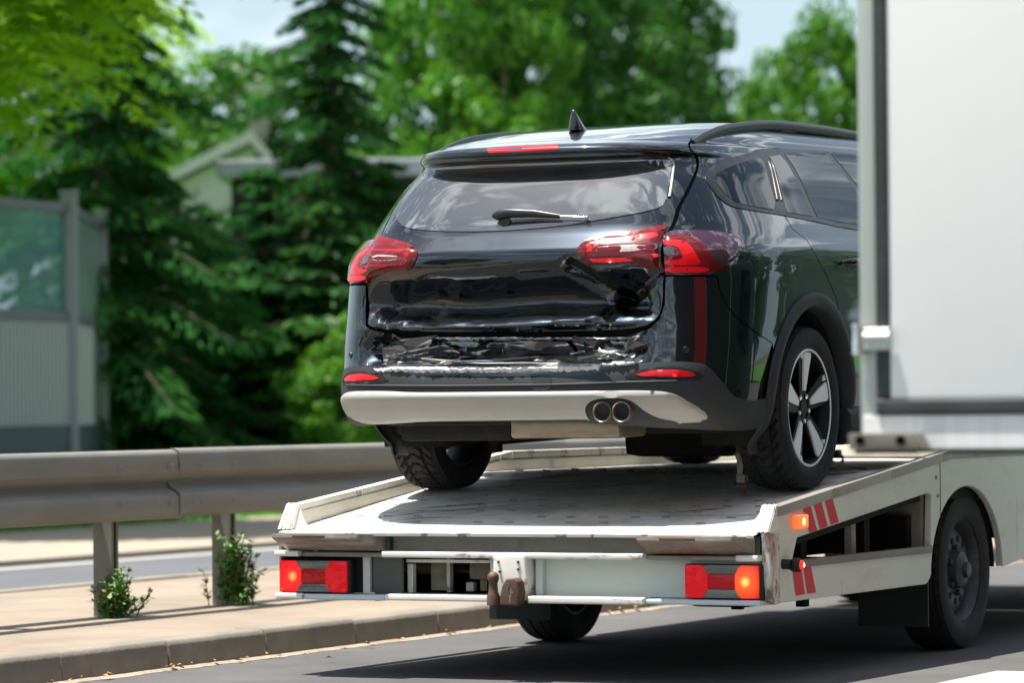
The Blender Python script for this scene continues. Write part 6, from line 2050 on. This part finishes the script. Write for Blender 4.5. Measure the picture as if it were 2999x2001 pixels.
# ---- glass noise barrier at the left edge
M_bfr = mat('barrier frame', (.10, .115, .125), rough=.5, metal=.3, var=.1, vscale=3)
M_bpost = mat('pale steel post', (.24, .26, .27), rough=.5, metal=.3, var=.1, vscale=2)
M_bgl = mat('green barrier glass', (.02, .16, .13), rough=.04, spec=.4, alpha=.42)
M_bgl2 = mat('frosted ribbed glass', (.18, .27, .25), rough=.35, spec=.3, alpha=.50)
M_slat = mat('pale slat', (.42, .46, .44), rough=.5)
M_bbase = mat('teal base board', (.02, .05, .06), rough=.6)
def barrier(p0, p1, h0, h1, label, slats, green):
    a = math.atan2(p1[1] - p0[1], p1[0] - p0[0]); L_ = math.hypot(p1[0] - p0[0], p1[1] - p0[1])
    t = thing('glass_barrier', label, 'barrier', (p0[0], p0[1], 0), (0, 0, a)); t.scale = (1, 1, 1.11)
    zb, zm = .80, 1.78
    b = MB(); b.box(0, L_, -.035, .035, 2.68, 2.76, bev=.008); b.build('top_rail', M_bfr, t)
    b = MB(); b.box(0, L_, -.035, .035, zm - .04, zm + .05, bev=.008); b.build('middle_rail', M_bfr, t)
    b = MB(); b.box(0, L_, -.04, .04, 0.35, zb + .05, bev=.008); b.build('base_board', M_bbase, t)
    b = MB(); b.box(.01, L_ - .01, -.008, .008, zm + .052, 2.678); b.build('glass_pane', M_bgl if green else M_bgl2, t)
    b = MB(); b.box(.01, L_ - .01, -.004, .004, zb + .052, zm - .042); b.build('lower_pane', M_bgl2, t)
    sm_ = MB(); sm_.box(-.010, .010, -.03, .03, zb + .055, zm - .045); sme = sm_.mesh('slat')
    n = int(L_ / .075)
    for i in range(min(n, slats)):
        o = link('slat', sme, M_slat, t); o.location = (L_ - .05 - i * .075, 0, 0)
    return t
pA = ray_at(160, 36.0); pB = ray_at(-420, 31.8); pC = ray_at(232, 39.4)
BS = 1.25      # the barrier is 3.5 m high
barrier(pA, pB, 0, 0, 'green glass noise barrier bay with dark frame and ribbed lower half at the left edge', 60, True)
barrier(pC, pA, 0, 0, 'narrow frosted bay of the glass barrier receding right of the pale post', 30, False)
for nm, p, lbl in (('barrier_post', pA, 'pale steel post standing between the two glass barrier bays'), ('barrier_post', pC, 'pale steel post ending the glass barrier beside the spruce trunk')):
    t = thing(nm, lbl, 'post', (p[0], p[1], 0), (0, 0, VA), 'steel posts of the glass barrier'); t.scale = (BS, BS, 1.11)
    b = MB(); b.box(-.06, .06, -.06, .06, 0, 2.84, bev=.01); b.build('shaft', M_bpost, t)
    b = MB(); b.box(-.07, .07, -.07, .07, 2.842, 2.88, bev=.008); b.build('cap', M_bpost, t)

# lawn tufts along the far pavement edge
g = np.random.default_rng(4)
n = 26000
X = -11.7 - np.abs(g.normal(0, 1.6, n)); Y = g.uniform(3, 46, n)
C = np.stack([X, Y, np.full(n, .06) + g.uniform(0, .04, n)], 1)
d = unit(np.stack([g.normal(0, .35, n), g.normal(0, .35, n), np.ones(n)], 1))
w = unit(np.cross(d, g.normal(size=(n, 3))))
me = quads_mesh('grass_tufts', C, d * .055, w * .012)
link('grass_tufts', me, leaf_mat('grass blades', (.05, .13, .02), (.12, .24, .04)), None, kind='stuff')
